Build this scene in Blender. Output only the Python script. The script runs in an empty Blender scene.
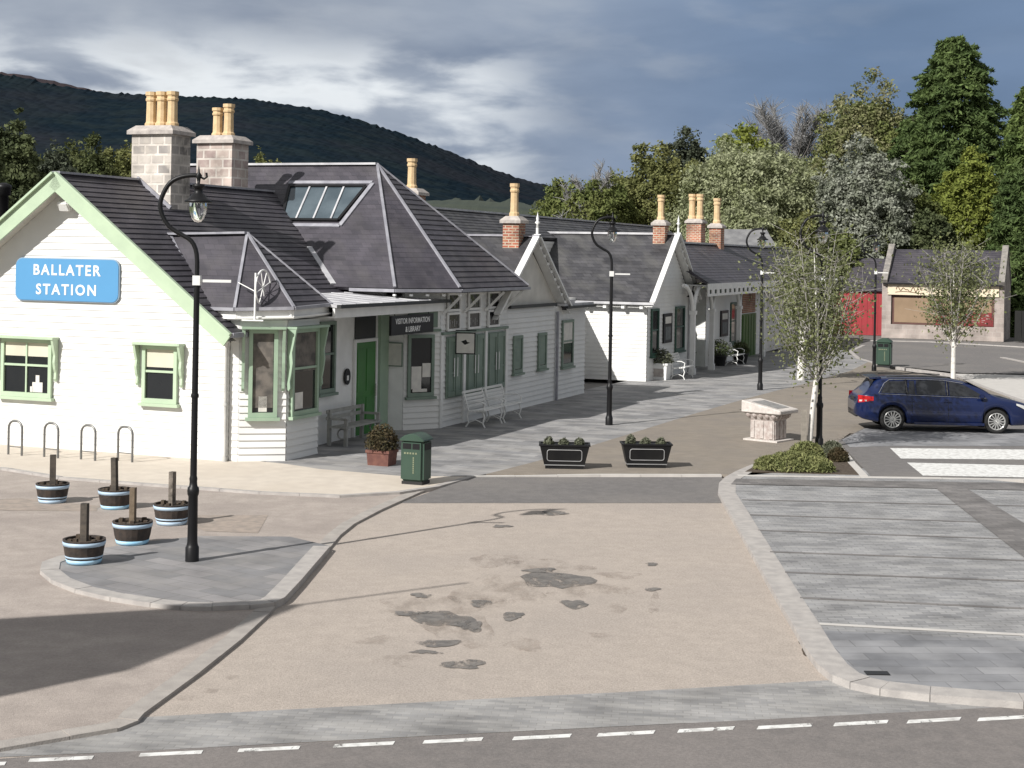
import bpy, bmesh, math, random
import numpy as np
from mathutils import Vector, Matrix
random.seed(7)
rng = np.random.default_rng(7)
SC = bpy.context.scene
COL = SC.collection
R = math.radians
PI = math.pi

# ------------------------------------------------------------------ camera model
F = 1550.; H = 4.55; PX0 = 512.; PY0 = 255.; ROLL = 0.0175
cr, sr = math.cos(ROLL), math.sin(ROLL)
def uv(px, py):
    u = px-PX0; v = py-PY0
    return u*cr+v*sr, -u*sr+v*cr
def g(px, py, z=0.):                      # point of level z seen at a pixel
    u, v = uv(px, py); Y = F*(H-z)/v
    return (u*Y/F, Y)
def at(px, py, Y):
    u, v = uv(px, py)
    return (u*Y/F, Y, H-v*Y/F)
G0 = g(228, 461)
A = math.atan2(600, 1550)                 # the station's long axis against the view
D = Vector((math.sin(A), math.cos(A), 0)); P = Vector((math.cos(A), -math.sin(A), 0))
def W(t, s, z=0.):                        # station coordinates -> world
    return Vector((G0[0]+s*D.x+t*P.x, G0[1]+s*D.y+t*P.y, z))

# ------------------------------------------------------------------ materials
MATS = {}
def nodes(name):
    m = bpy.data.materials.new(name); m.use_nodes = True
    nt = m.node_tree
    return m, nt, nt.nodes['Principled BSDF']
def L(nt, a, b): nt.links.new(a, b)
def rgba(c): return (c[0], c[1], c[2], 1)
def mat(name, col, col2=None, scale=6., rough=.6, bump=0., metal=0., detail=4., spec=.5, island=0., bscale=None, lo=.35, hi=.65, coat=0., big=None, grain=0.):
    if name in MATS: return MATS[name]
    m, nt, b = nodes(name)
    b.inputs['Roughness'].default_value = rough
    b.inputs['Metallic'].default_value = metal
    b.inputs['Specular IOR Level'].default_value = spec
    if coat: b.inputs['Coat Weight'].default_value = coat; b.inputs['Coat Roughness'].default_value = .06
    tc = nt.nodes.new('ShaderNodeTexCoord')
    out = None
    if col2 is None: col2 = tuple(c*.82 for c in col)
    nz = nt.nodes.new('ShaderNodeTexNoise'); nz.inputs['Scale'].default_value = scale; nz.inputs['Detail'].default_value = detail
    L(nt, tc.outputs['Object'], nz.inputs['Vector'])
    mr = nt.nodes.new('ShaderNodeMapRange'); mr.inputs[1].default_value = lo; mr.inputs[2].default_value = hi
    L(nt, nz.outputs['Fac'], mr.inputs[0])
    mx = nt.nodes.new('ShaderNodeMix'); mx.data_type = 'RGBA'
    mx.inputs[6].default_value = rgba(col); mx.inputs[7].default_value = rgba(col2)
    L(nt, mr.outputs[0], mx.inputs[0]); out = mx.outputs[2]
    if big:                                # broad patches: (scale, colour, amount)
        n2 = nt.nodes.new('ShaderNodeTexNoise'); n2.inputs['Scale'].default_value = big[0]; n2.inputs['Detail'].default_value = 5
        L(nt, tc.outputs['Object'], n2.inputs['Vector'])
        r2 = nt.nodes.new('ShaderNodeMapRange'); r2.inputs[1].default_value = .45; r2.inputs[2].default_value = .7; r2.inputs[4].default_value = big[2]
        L(nt, n2.outputs['Fac'], r2.inputs[0])
        x2 = nt.nodes.new('ShaderNodeMix'); x2.data_type = 'RGBA'; x2.inputs[7].default_value = rgba(big[1])
        L(nt, out, x2.inputs[6]); L(nt, r2.outputs[0], x2.inputs[0]); out = x2.outputs[2]
    if grain:
        n3 = nt.nodes.new('ShaderNodeTexNoise'); n3.inputs['Scale'].default_value = 38; n3.inputs['Detail'].default_value = 4; n3.inputs['Roughness'].default_value = .7
        L(nt, tc.outputs['Object'], n3.inputs['Vector'])
        r3 = nt.nodes.new('ShaderNodeMapRange'); r3.inputs[1].default_value = .3; r3.inputs[2].default_value = .7; r3.inputs[3].default_value = 1-grain; r3.inputs[4].default_value = 1+grain
        L(nt, n3.outputs['Fac'], r3.inputs[0])
        h3 = nt.nodes.new('ShaderNodeHueSaturation'); L(nt, r3.outputs[0], h3.inputs['Value']); L(nt, out, h3.inputs['Color']); out = h3.outputs[0]
    if island:
        gm = nt.nodes.new('ShaderNodeNewGeometry')
        m2 = nt.nodes.new('ShaderNodeMapRange'); m2.inputs[3].default_value = 1-island; m2.inputs[4].default_value = 1+island
        L(nt, gm.outputs['Random Per Island'], m2.inputs[0])
        hv = nt.nodes.new('ShaderNodeHueSaturation'); L(nt, m2.outputs[0], hv.inputs['Value']); L(nt, out, hv.inputs['Color'])
        out = hv.outputs[0]
    L(nt, out, b.inputs['Base Color'])
    if bump:
        bn = nt.nodes.new('ShaderNodeTexNoise'); bn.inputs['Scale'].default_value = bscale or scale*4; bn.inputs['Detail'].default_value = 5
        L(nt, tc.outputs['Object'], bn.inputs['Vector'])
        bp = nt.nodes.new('ShaderNodeBump'); bp.inputs['Strength'].default_value = bump; bp.inputs['Distance'].default_value = .02
        L(nt, bn.outputs['Fac'], bp.inputs['Height']); L(nt, bp.outputs[0], b.inputs['Normal'])
    MATS[name] = m
    return m
def brick(name, c1, c2, mortar, w, h, ang=0., mort=.012, rough=.75, vertical=False, bump=.4, noise=.35, offset=.5, freq=2, wear=None, wsc=None):
    if name in MATS: return MATS[name]
    m, nt, b = nodes(name)
    b.inputs['Roughness'].default_value = rough
    tc = nt.nodes.new('ShaderNodeTexCoord')
    mp = nt.nodes.new('ShaderNodeMapping'); mp.inputs['Rotation'].default_value = (0, 0, ang)
    src = tc.outputs['Object']
    if vertical:                            # box wall: use (x+y, z)
        sp = nt.nodes.new('ShaderNodeSeparateXYZ'); L(nt, src, sp.inputs[0])
        ad = nt.nodes.new('ShaderNodeMath'); L(nt, sp.outputs[0], ad.inputs[0]); L(nt, sp.outputs[1], ad.inputs[1])
        cb = nt.nodes.new('ShaderNodeCombineXYZ'); L(nt, ad.outputs[0], cb.inputs[0]); L(nt, sp.outputs[2], cb.inputs[1])
        src = cb.outputs[0]
    L(nt, src, mp.inputs[0])
    br = nt.nodes.new('ShaderNodeTexBrick')
    br.offset = offset; br.offset_frequency = freq
    br.inputs['Color1'].default_value = rgba(c1); br.inputs['Color2'].default_value = rgba(c2); br.inputs['Mortar'].default_value = rgba(mortar)
    br.inputs['Scale'].default_value = 1; br.inputs['Brick Width'].default_value = w; br.inputs['Row Height'].default_value = h
    br.inputs['Mortar Size'].default_value = mort; br.inputs['Mortar Smooth'].default_value = .3
    L(nt, mp.outputs[0], br.inputs['Vector'])
    nz = nt.nodes.new('ShaderNodeTexNoise'); nz.inputs['Scale'].default_value = 1.3; nz.inputs['Detail'].default_value = 7
    L(nt, tc.outputs['Object'], nz.inputs['Vector'])
    mr = nt.nodes.new('ShaderNodeMapRange'); mr.inputs[1].default_value = .3; mr.inputs[2].default_value = .7
    mr.inputs[3].default_value = 1-noise; mr.inputs[4].default_value = 1+noise
    L(nt, nz.outputs['Fac'], mr.inputs[0])
    hv = nt.nodes.new('ShaderNodeHueSaturation'); L(nt, br.outputs['Color'], hv.inputs['Color']); L(nt, mr.outputs[0], hv.inputs['Value'])
    out = hv.outputs[0]
    if wear:
        n2 = nt.nodes.new('ShaderNodeTexNoise'); n2.inputs['Scale'].default_value = wear[0]; n2.inputs['Detail'].default_value = 6
        w2 = nt.nodes.new('ShaderNodeMapping'); w2.inputs['Scale'].default_value = (*(wsc or (1,1)), 1); L(nt, mp.outputs[0], w2.inputs[0]); L(nt, w2.outputs[0], n2.inputs['Vector'])
        r2 = nt.nodes.new('ShaderNodeMapRange'); r2.inputs[1].default_value = .48; r2.inputs[2].default_value = .68; r2.inputs[4].default_value = wear[2]
        L(nt, n2.outputs['Fac'], r2.inputs[0])
        x2 = nt.nodes.new('ShaderNodeMix'); x2.data_type = 'RGBA'; x2.inputs[7].default_value = rgba(wear[1])
        L(nt, out, x2.inputs[6]); L(nt, r2.outputs[0], x2.inputs[0]); out = x2.outputs[2]
    L(nt, out, b.inputs['Base Color'])
    bp = nt.nodes.new('ShaderNodeBump'); bp.inputs['Strength'].default_value = bump; bp.inputs['Distance'].default_value = .01; bp.invert = True
    L(nt, br.outputs['Fac'], bp.inputs['Height']); L(nt, bp.outputs[0], b.inputs['Normal'])
    MATS[name] = m
    return m

WHITE = mat('white_paint', (.74, .74, .72), (.68, .68, .66), 1.2, .5, .05, big=(.9, (.66, .645, .61), .4))
WHITE2 = mat('white_trim', (.8, .8, .78), (.72, .72, .7), 3, .45)
CREAMW = mat('soffit_paint', (.62, .60, .55), None, 2, .6)
GREEN = mat('pale_green_paint', (.45, .56, .40), (.40, .50, .36), 2, .45)
SAGE = mat('sage_green_paint', (.19, .25, .20), (.155, .21, .17), 3, .5)
DOOR = mat('green_door_paint', (.04, .19, .03), (.035, .155, .025), 2, .4)
DKGREEN = mat('dark_green_paint', (.04, .10, .07), (.03, .08, .055), 2, .45)
SLATE = brick('slate', (.062, .056, .068), (.041, .038, .048), (.026, .024, .030), .27, .117, 0, .004, .55, True, .25, .28, wear=(1.1, (.092, .085, .088), .5))
SLATE2 = brick('old_slate', (.062, .061, .066), (.032, .032, .037), (.026, .026, .028), .30, .122, 0, .006, .6, True, .3, .35, wear=(1.4, (.10, .098, .093), .6))
LEAD = mat('lead_flashing', (.33, .33, .36), (.24, .24, .27), 4, .5)
LEADL = mat('pale_lead', (.54, .54, .55), (.38, .38, .40), 2.5, .5)
GLASS = mat('dark_glass', (.012, .014, .016), (.02, .022, .024), .8, .06, spec=.6)
SKYGL = mat('roof_glass', (.10, .13, .15), (.05, .07, .085), 1.1, .05, spec=.8)
BLIND = mat('cream_blind', (.62, .6, .48), None, 1, .8)
CURT = mat('grey_blind', (.17, .15, .13), (.07, .065, .06), 5, .8)
POT = mat('buff_clay', (.66, .49, .29), (.56, .40, .22), 8, .8, .1, big=(3, (.42, .30, .18), .4))
GRANITE = brick('granite_blocks', (.43, .395, .355), (.20, .185, .175), (.47, .43, .39), .36, .235, .0, .03, .85, True, .6, .6, wear=(6., (.46, .42, .37), .75))
GRAN2 = brick('pink_granite_blocks', (.43, .36, .315), (.27, .21, .195), (.47, .43, .39), .40, .25, 0, .03, .85, True, .6, .5, wear=(6., (.47, .42, .37), .7))
BRICKM = brick('red_brick', (.36, .11, .06), (.24, .07, .05), (.42, .36, .28), .22, .085, 0, .018, .85, True, .4, .5, wear=(7., (.42, .26, .15), .6))
CAPST = mat('cap_stone', (.46, .42, .385), (.33, .30, .28), 7, .85, .2)
BLACK = mat('black_paint', (.007, .007, .008), (.010, .010, .011), 3, .45, spec=.3)
DARKW = mat('dark_frame', (.03, .032, .032), None, 3, .5)
GLOBE, _nt, _b = nodes('lamp_glass')
_b.inputs['Transmission Weight'].default_value = 1; _b.inputs['Roughness'].default_value = .04; _b.inputs['IOR'].default_value = 1.22; _b.inputs['Base Color'].default_value = (.86, .88, .86, 1)
SIGNBL = mat('sign_blue', (.09, .285, .52), (.085, .27, .495), .8, .45)
PAPER = mat('paper', (.7, .68, .62), (.6, .58, .54), 6, .8)
STEEL = mat('galvanised_steel', (.22, .22, .21), (.17, .17, .17), 6, .4, metal=.6)
BARRELW = mat('barrel_wood', (.05, .036, .028), (.025, .02, .018), 9, .75, .3)
BANDW = mat('white_band', (.44, .57, .70), (.37, .49, .61), 5, .5)
BANDB = mat('blue_band', (.26, .54, .76), (.42, .62, .76), 4, .5)
POSTW = mat('weathered_post', (.085, .07, .055), (.045, .038, .032), 9, .85, .3)
POSTL = mat('new_post', (.17, .13, .09), (.12, .09, .06), 9, .85, .3)
SOIL = mat('soil', (.05, .035, .025), (.09, .07, .05), 14, .95, .5)
BINGR = mat('bin_green', (.035, .068, .048), (.03, .06, .042), 3, .4)
STONE = mat('pale_granite', (.60, .56, .52), (.48, .44, .41), 12, .8, .2, bscale=60)
STONED = mat('carved_granite', (.35, .29, .265), (.50, .46, .43), 11, .85, .35, bscale=40)
TERRA = mat('terracotta_brick', (.17, .075, .055), (.12, .05, .04), 8, .85, .2)
PLANTB = mat('planter_black', (.006, .006, .007), (.012, .012, .012), 3, .5, spec=.3)
LINEP = mat('white_road_paint', (.72, .72, .70), (.45, .44, .42), 9, .7, lo=.42, hi=.72)
BODY = mat('blue_car_paint', (.0045, .012, .056), (.0045, .0115, .053), .5, .28, coat=.6, spec=.35)
TYRE = mat('tyre_rubber', (.014, .014, .014), None, 8, .85)
ALLOY = mat('alloy', (.62, .62, .6), (.55, .55, .53), 5, .3, metal=.7)
CARGL = mat('car_glass', (.012, .013, .016), (.03, .032, .035), 1.3, .04, spec=.7)
CHROME = mat('chrome', (.6, .6, .62), None, 3, .2, metal=.9)
TAIL = mat('tail_red', (.45, .012, .015), (.35, .01, .012), 5, .2)
LENS = mat('clear_lens', (.6, .6, .58), None, 5, .12)
BLKPL = mat('black_plastic', (.016, .016, .017), None, 5, .5)

# ground
ROADB = mat('buff_surfacing', (.40, .348, .303), (.36, .313, .272), 5, .9, .4, bscale=90, big=(.4, (.33, .29, .258), .6), grain=.24)
LANE = mat('buff_lane', (.382, .333, .297), (.322, .28, .25), 3, .9, .4, bscale=90, big=(.6, (.265, .228, .205), .75), grain=.16)
TAN = mat('tan_path', (.245, .213, .176), (.21, .182, .15), 3, .9, .25, bscale=90, big=(.9, (.195, .172, .15), .75), grain=.16)
PAVEB = mat('cream_pavement', (.58, .52, .445), (.52, .462, .395), 3, .9, .2, bscale=80, big=(.6, (.50, .435, .36), .5))
ASPH = mat('grey_asphalt', (.165, .155, .15), (.135, .128, .124), 5, .9, .3, bscale=90, big=(.4, (.20, .185, .17), .6), grain=.2)
ASPHD = mat('dark_asphalt', (.185, .168, .158), (.155, .142, .135), 6, .9, .3, bscale=90, big=(.4, (.21, .19, .178), .6), grain=.2)
ASPH2 = mat('patch_asphalt', (.125, .118, .112), (.20, .185, .17), 9, .9, .3, bscale=60)
ASPH3 = mat('worn_asphalt', (.26, .225, .195), (.35, .29, .245), 7, .9, .3, bscale=60)
SLABS = brick('grey_slabs', (.29, .284, .28), (.18, .18, .185), (.16, .155, .15), .62, .31, A, .008, .8, False, .25, .3, wear=(1.1, (.37, .355, .335), .6), wsc=(.5,1.3))
SLABI = brick('island_slabs', (.25, .24, .24), (.17, .17, .175), (.15, .145, .14), .6, .3, A+.25, .008, .8, False, .25, .25, wear=(1.2, (.30, .285, .27), .5))
BAYP = brick('bay_paving', (.305, .302, .30), (.205, .205, .21), (.175, .174, .172), .22, .10, -.01, .008, .8, False, .2, .3, wear=(2.2, (.375, .368, .358), .5), wsc=(.35,1.6))
BAYD = brick('bay_slabs', (.255, .255, .262), (.175, .178, .188), (.15, .15, .155), .55, .30, -.06, .008, .75, False, .25, .3, wear=(1.4, (.30, .30, .305), .5))
SETTS = brick('setts', (.295, .288, .28), (.215, .213, .213), (.23, .224, .216), .16, .08, .10, .007, .8, False, .35, .35, wear=(2.2, (.37, .358, .34), .55), wsc=(.4,1.8))
DARKSET = brick('dark_setts', (.185, .174, .167), (.135, .128, .125), (.125, .118, .114), .3, .15, -.02, .01, .8, False, .25, .3)
KERB = mat('kerb_stone', (.42, .395, .37), (.33, .31, .295), 5, .85, .25, bscale=50)
KERBD = mat('worn_kerb_stone', (.37,.342,.312), (.305,.28,.258), 5, .85, .25, bscale=50)
CONC = mat('pale_concrete', (.52, .50, .47), (.46, .44, .415), 3, .9, .1)
GRASS = mat('grass_ground', (.05, .075, .02), (.08, .095, .03), 2, .95)

# ------------------------------------------------------------------ mesh builder
class MB:
    def __init__(s, M=None): s.v = []; s.f = []; s.m = []; s.sm = []; s.M = M; s.mi = 0; s.smooth = False
    def add(s, vs, fs, smooth=None):
        o = len(s.v)
        for p in vs:
            p = Vector(p)
            s.v.append(tuple(s.M @ p) if s.M is not None else tuple(p))
        for f in fs:
            s.f.append([o+i for i in f]); s.m.append(s.mi); s.sm.append(s.smooth if smooth is None else smooth)
        return s
    def box(s, x0, x1, y0, y1, z0, z1):
        s.add([(x0,y0,z0),(x1,y0,z0),(x1,y1,z0),(x0,y1,z0),(x0,y0,z1),(x1,y0,z1),(x1,y1,z1),(x0,y1,z1)],
              [(0,3,2,1),(4,5,6,7),(0,1,5,4),(1,2,6,5),(2,3,7,6),(3,0,4,7)]); return s
    def frustum(s, cx, cy, z0, z1, ax, ay, bx, by):
        s.add([(cx-ax,cy-ay,z0),(cx+ax,cy-ay,z0),(cx+ax,cy+ay,z0),(cx-ax,cy+ay,z0),(cx-bx,cy-by,z1),(cx+bx,cy-by,z1),(cx+bx,cy+by,z1),(cx-bx,cy+by,z1)],
              [(0,3,2,1),(4,5,6,7),(0,1,5,4),(1,2,6,5),(2,3,7,6),(3,0,4,7)]); return s
    def poly(s, pts): s.add(pts, [tuple(range(len(pts)))]); return s
    def slab(s, pts, n, th):                # flat polygon given thickness along -n
        n = Vector(n); k = len(pts)
        top = [Vector(p) for p in pts]; bot = [p-n*th for p in top]
        fs = [tuple(range(k)), tuple(range(2*k-1, k-1, -1))]+[(i, i+k, (i+1) % k+k, (i+1) % k) for i in range(k)]
        s.add(top+bot, fs); return s
    def prism(s, pts, z0, z1):
        k = len(pts)
        vs = [(p[0],p[1],z0) for p in pts]+[(p[0],p[1],z1) for p in pts]
        s.add(vs, [tuple(range(k-1,-1,-1)), tuple(range(k,2*k))]+[(i,(i+1)%k,(i+1)%k+k,i+k) for i in range(k)]); return s
    def bar(s, a, b, w, h=None, up=(0,0,1)):
        a = Vector(a); b = Vector(b); h = h or w
        d = (b-a).normalized(); u = Vector(up)
        if abs(d.dot(u)) > .98: u = Vector((1,0,0))
        x = d.cross(u).normalized(); y = x.cross(d)
        vs = [a+x*(i*w/2)+y*(j*h/2) for i, j in ((-1,-1),(1,-1),(1,1),(-1,1))]+[b+x*(i*w/2)+y*(j*h/2) for i, j in ((-1,-1),(1,-1),(1,1),(-1,1))]
        s.add(vs, [(0,1,2,3),(7,6,5,4),(0,4,5,1),(1,5,6,2),(2,6,7,3),(3,7,4,0)]); return s
    def tube(s, path, r, n=8, cap=True):
        path = [Vector(p) for p in path]; k = len(path)
        rs = r if isinstance(r, (list, tuple)) else [r]*k
        ref = None; rings = []
        for i, p in enumerate(path):
            d = (path[min(i+1,k-1)]-path[max(i-1,0)]).normalized()
            if ref is None: ref = Vector((1,0,0)) if abs(d.x) < .8 else Vector((0,1,0))
            x = (ref-d*ref.dot(d))
            x = x.normalized() if x.length > 1e-5 else d.orthogonal().normalized()
            ref = x; y = d.cross(x)
            rings.append([p+(x*math.cos(2*PI*j/n)+y*math.sin(2*PI*j/n))*rs[i] for j in range(n)])
        vs = [q for rg in rings for q in rg]; fs = []
        for i in range(k-1):
            for j in range(n): fs.append((i*n+j, i*n+(j+1)%n, (i+1)*n+(j+1)%n, (i+1)*n+j))
        s.add(vs, fs, True)
        if cap: s.add(rings[0], [tuple(range(n-1,-1,-1))], False); s.add(rings[-1], [tuple(range(n))], False)
        return s
    def lathe(s, prof, n=16, c=(0,0,0), smooth=True):
        vs = []; fs = []
        for r, z in prof:
            for j in range(n): vs.append((c[0]+max(r,1e-4)*math.cos(2*PI*j/n), c[1]+max(r,1e-4)*math.sin(2*PI*j/n), c[2]+z))
        for i in range(len(prof)-1):
            for j in range(n): fs.append((i*n+j, i*n+(j+1)%n, (i+1)*n+(j+1)%n, (i+1)*n+j))
        s.add(vs, fs, smooth); return s
    def clad(s, pts, out, pitch, lip, up=None):  # convex planar polygon as overlapping courses
        pts = [Vector(p) for p in pts]
        n = (pts[1]-pts[0]).cross(pts[2]-pts[0]).normalized()
        if n.dot(Vector(out)) < 0: n = -n
        upv = Vector((0,0,1)); gg = (upv-n*upv.dot(n)).normalized(); e = gg.cross(n)
        o = pts[0]
        q = [((p-o).dot(e), (p-o).dot(gg)) for p in pts]
        v0 = min(a[1] for a in q); v1 = max(a[1] for a in q)
        def clip(poly, lim, sg):
            r = []
            for i in range(len(poly)):
                a, b = poly[i], poly[(i+1) % len(poly)]
                da, db = sg*(a[1]-lim), sg*(b[1]-lim)
                if da >= 0: r.append(a)
                if da*db < 0: k = da/(da-db); r.append((a[0]+(b[0]-a[0])*k, lim))
            return r
        v = v0
        while v < v1-1e-4:
            c = clip(clip(q, v, 1), v+pitch, -1)
            if len(c) >= 3:
                off = [lip*(1-(b-v)/pitch) for a, b in c]
                vs = [o+e*a+gg*b+n*(f+.002) for (a, b), f in zip(c, off)]
                ar = (vs[1]-vs[0]).cross(vs[2]-vs[0])
                s.add(vs, [tuple(range(len(vs))) if ar.dot(n) > 0 else tuple(range(len(vs)-1,-1,-1))], False)
                lo = [(a, b) for a, b in c if abs(b-v) < 1e-5]
                if len(lo) >= 2:
                    lo.sort(); a, b = lo[0], lo[-1]
                    s.add([o+e*a[0]+gg*v+n*(lip+.002), o+e*b[0]+gg*v+n*(lip+.002), o+e*b[0]+gg*v, o+e*a[0]+gg*v], [(0,3,2,1)], False)
            v += pitch
        return s
    def build(s, name, mt, parent=None):
        me = bpy.data.meshes.new(name)
        me.from_pydata(s.v, [], s.f)
        for m_ in (mt if isinstance(mt, (list, tuple)) else [mt]): me.materials.append(m_)
        me.polygons.foreach_set('material_index', s.m)
        me.polygons.foreach_set('use_smooth', s.sm)
        me.update()
        o = bpy.data.objects.new(name, me); COL.objects.link(o)
        if parent: o.parent = parent
        return o
def tag(o, label=None, cat=None, group=None, kind=None):
    if label: o['label'] = label
    if cat: o['category'] = cat
    if group: o['group'] = group
    if kind: o['kind'] = kind
    return o
def empty(name, loc, rz=0., label=None, cat=None, group=None):
    o = bpy.data.objects.new(name, None); COL.objects.link(o)
    o.location = loc; o.rotation_euler = (0,0,rz); o.empty_display_size = .2
    return tag(o, label, cat, group)
def dup(root, loc, rz=None, label=None, sc=None):
    r = root.copy(); COL.objects.link(r); r.location = loc
    if rz is not None: r.rotation_euler = (0,0,rz)
    if label: r['label'] = label
    if sc: r.scale = (sc,)*3
    for ch in list(root.children):
        c = ch.copy(); COL.objects.link(c); c.parent = r
        for gch in list(ch.children):
            d = gch.copy(); COL.objects.link(d); d.parent = c
    return r
def bevel(o, w, seg=2):
    bm = bmesh.new(); bm.from_mesh(o.data)
    bmesh.ops.remove_doubles(bm, verts=bm.verts, dist=1e-4)
    bmesh.ops.recalc_face_normals(bm, faces=bm.faces)
    es = [e for e in bm.edges if len(e.link_faces) == 2 and e.calc_face_angle(0) > .5]
    bmesh.ops.bevel(bm, geom=es, offset=w, segments=seg, affect='EDGES', clamp_overlap=True)
    bm.to_mesh(o.data); bm.free(); return o
def text_mb(body, size, M, bold=.0, space=1., depth=.006, align='CENTER'):
    cu = bpy.data.curves.new('lettering', 'FONT'); cu.body = body; cu.size = size; cu.offset = bold; cu.space_character = space
    cu.align_x = align; cu.align_y = 'CENTER'; cu.extrude = depth/2; cu.resolution_u = 3
    o = bpy.data.objects.new('lettering', cu); COL.objects.link(o)
    dg = bpy.context.evaluated_depsgraph_get()
    me = bpy.data.meshes.new_from_object(o.evaluated_get(dg))
    bpy.data.objects.remove(o); bpy.data.curves.remove(cu)
    vs = [M @ v.co for v in me.vertices]; fs = [tuple(p.vertices) for p in me.polygons]
    bpy.data.meshes.remove(me)
    return MB().add(vs, fs)
def frame(t, s, right, z=0.):              # local x = right along the wall, -y = outward, z up
    r = Vector((right[0], right[1], 0)).normalized(); o = Vector((r.y, -r.x, 0))
    return Matrix(((r.x, -o.x, 0, t), (r.y, -o.y, 0, s), (0, 0, 1, z), (0, 0, 0, 1)))
TXT = Matrix(((1,0,0,0),(0,0,-1,0),(0,1,0,0),(0,0,0,1)))   # text plane -> standing, facing -y

# ------------------------------------------------------------------ ground
def sheet(name, pix, z, mt, zb=None, world=False):
    pts = [p if world else g(p[0], p[1], z) for p in pix]
    bm = bmesh.new()
    vs = [bm.verts.new((x, y, z)) for x, y in pts]
    f = bm.faces.new(vs)
    if f.normal.z < 0: f.normal_flip()
    bm.normal_update()
    if f.normal.z < 0: bmesh.ops.reverse_faces(bm, faces=[f])
    if zb is not None:
        r = bmesh.ops.extrude_face_region(bm, geom=[f])
        for v in r['geom']:
            if isinstance(v, bmesh.types.BMVert): v.co.z = z
        for v in vs: v.co.z = zb
    bmesh.ops.recalc_face_normals(bm, faces=bm.faces)
    bmesh.ops.triangulate(bm, faces=[q for q in bm.faces if len(q.verts) > 4])
    if zb is None:
        for q in bm.faces:
            if q.normal.z < 0: q.normal_flip()
    me = bpy.data.meshes.new(name); bm.to_mesh(me); bm.free(); me.materials.append(mt)
    o = bpy.data.objects.new(name, me); COL.objects.link(o)
    return tag(o, kind='structure')
def strip(name, pix, z0, z1, w, mt, side=1, zl=None):   # a kerb along a pixel polyline
    pts = [Vector(g(p[0], p[1], z1)) for p in pix]
    inn = []
    for i, p in enumerate(pts):
        d = (pts[min(i+1, len(pts)-1)]-pts[max(i-1, 0)]).normalized()
        inn.append(p+Vector((-d.y, d.x))*w*side)
    mb = MB()
    for i in range(len(pts)-1):
        a, b, c, d = pts[i], pts[i+1], inn[i+1], inn[i]
        L_ = (b-a).length; k = max(1, round(L_/.9))
        for j in range(k):
            u0 = j/k+.004/L_; u1 = (j+1)/k-.004/L_
            q = [a.lerp(b, u0), a.lerp(b, u1), d.lerp(c, u1), d.lerp(c, u0)]
            dz = random.uniform(-.004, .004)
            mb.prism([(x.x, x.y) for x in (q if side > 0 else q[::-1])], z0, z1+dz)
    o = mb.build(name, mt); tag(o, kind='structure'); return o
ZR = -.075
sheet('ground', [(-900,-60),(900,-60),(1500,4000),(-1500,4000)], -.16, GRASS, world=True)
sheet('asphalt_yard', [(-40,4),(60,4),(70,120),(-12,120)], -.14, ASPH, world=True)
sheet('forecourt', [(-140,790),(1160,720),(1160,470),(300,470),(-140,600)], ZR, ROADB)
sheet('road', [(-260,820),(-260,778),(30,756.5),(129,751.5),(336,741),(640,725.5),(1024,706),(1260,694),(1500,700),(1500,900),(700,1400)], ZR+.008, ASPHD)
sheet('sett_strip', [(-260,772),(0,746),(145,717),(250,711.5),(500,698),(624,692),(832,680),(880,688),(1024,697),(1300,690),(1300,700),(1024,716),(684,723),(336,740.5),(129,751.5),(0,757),(-260,778)], ZR+.004, SETTS)
mb = MB()
for i, (x, y) in enumerate([(-28,766),(60,760),(170,754.5),(268,750),(363,745.5),(452,741.5),(541,738),(625,734.5),(705,730.5),(784,727.2),(860,724),(933,721.2),(1003,719),(1072,716)]):
    w = 32*(1-.0002*(x-60)); 
    a, b = (x-w, y+1.5+.0), (x+w, y-1.5)
    pts = [g(a[0], a[1]+1.8, ZR), g(b[0], b[1]+1.8, ZR), g(b[0]+2, b[1]-1.5, ZR), g(a[0]+2, a[1]-1.5, ZR)]
    mb.prism(pts, ZR+.010, ZR+.013)
RM = mb.build('road_marking', LINEP); tag(RM, kind='structure')
# lane with the tubs on the left
laneedge = [(470,476.5),(420,492),(380,510),(355,523),(340,535),(330,547),(320,560),(270,612),(240,640),(200,672),(145,712),(138,720),(118,728),(70,736),(0,748),(-200,775)]
sheet('side_lane', laneedge+[(-260,700),(-260,440),(470,462)], -.04, LANE, -.15)
strip('lane_kerb', laneedge, -.15, -.034, .22, KERBD, -1)
sheet('cream_pavement', [(-120,458),(0,468),(8,469),(58,477),(142,483.5),(259,492),(340,495.5),(400,492),(440,486),(474,476.5),(402,476),(320,469),(287,464),(228,458),(0,442),(-120,433)], 0., PAVEB, -.1)
strip('pavement_kerb', [(-120,458),(0,468),(8,469),(58,477),(142,483.5),(259,492),(340,495.5),(400,492),(440,486),(474,476.5)], -.1, .006, .14, KERB, 1)
isl = [(330,546),(300,581),(285,597),(275,602),(250,605),(212,606.5),(180,606),(150,603),(110,597),(75,589),(52,580),(40,570),(42,562),(58,556),(90,550)]
sheet('island_paving', isl+[(150,541),(200,536),(290,536.5)], .01, SLABI, -.1)
strip('island_kerb', isl, -.1, .018, .26, KERB, -1)
tag(MB().box(0,1,0,1,0,1).build('tmp', KERB)); bpy.data.objects.remove(bpy.data.objects['tmp'])
# patched strips on the lane
sheet('lane_patch', [(170,515),(268,515),(258,533),(205,531)], -.036, ASPH3)
sheet('lane_patch', [(-60,502),(20,498),(100,506),(96,511),(-60,510)], -.036, ASPH3)
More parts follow.
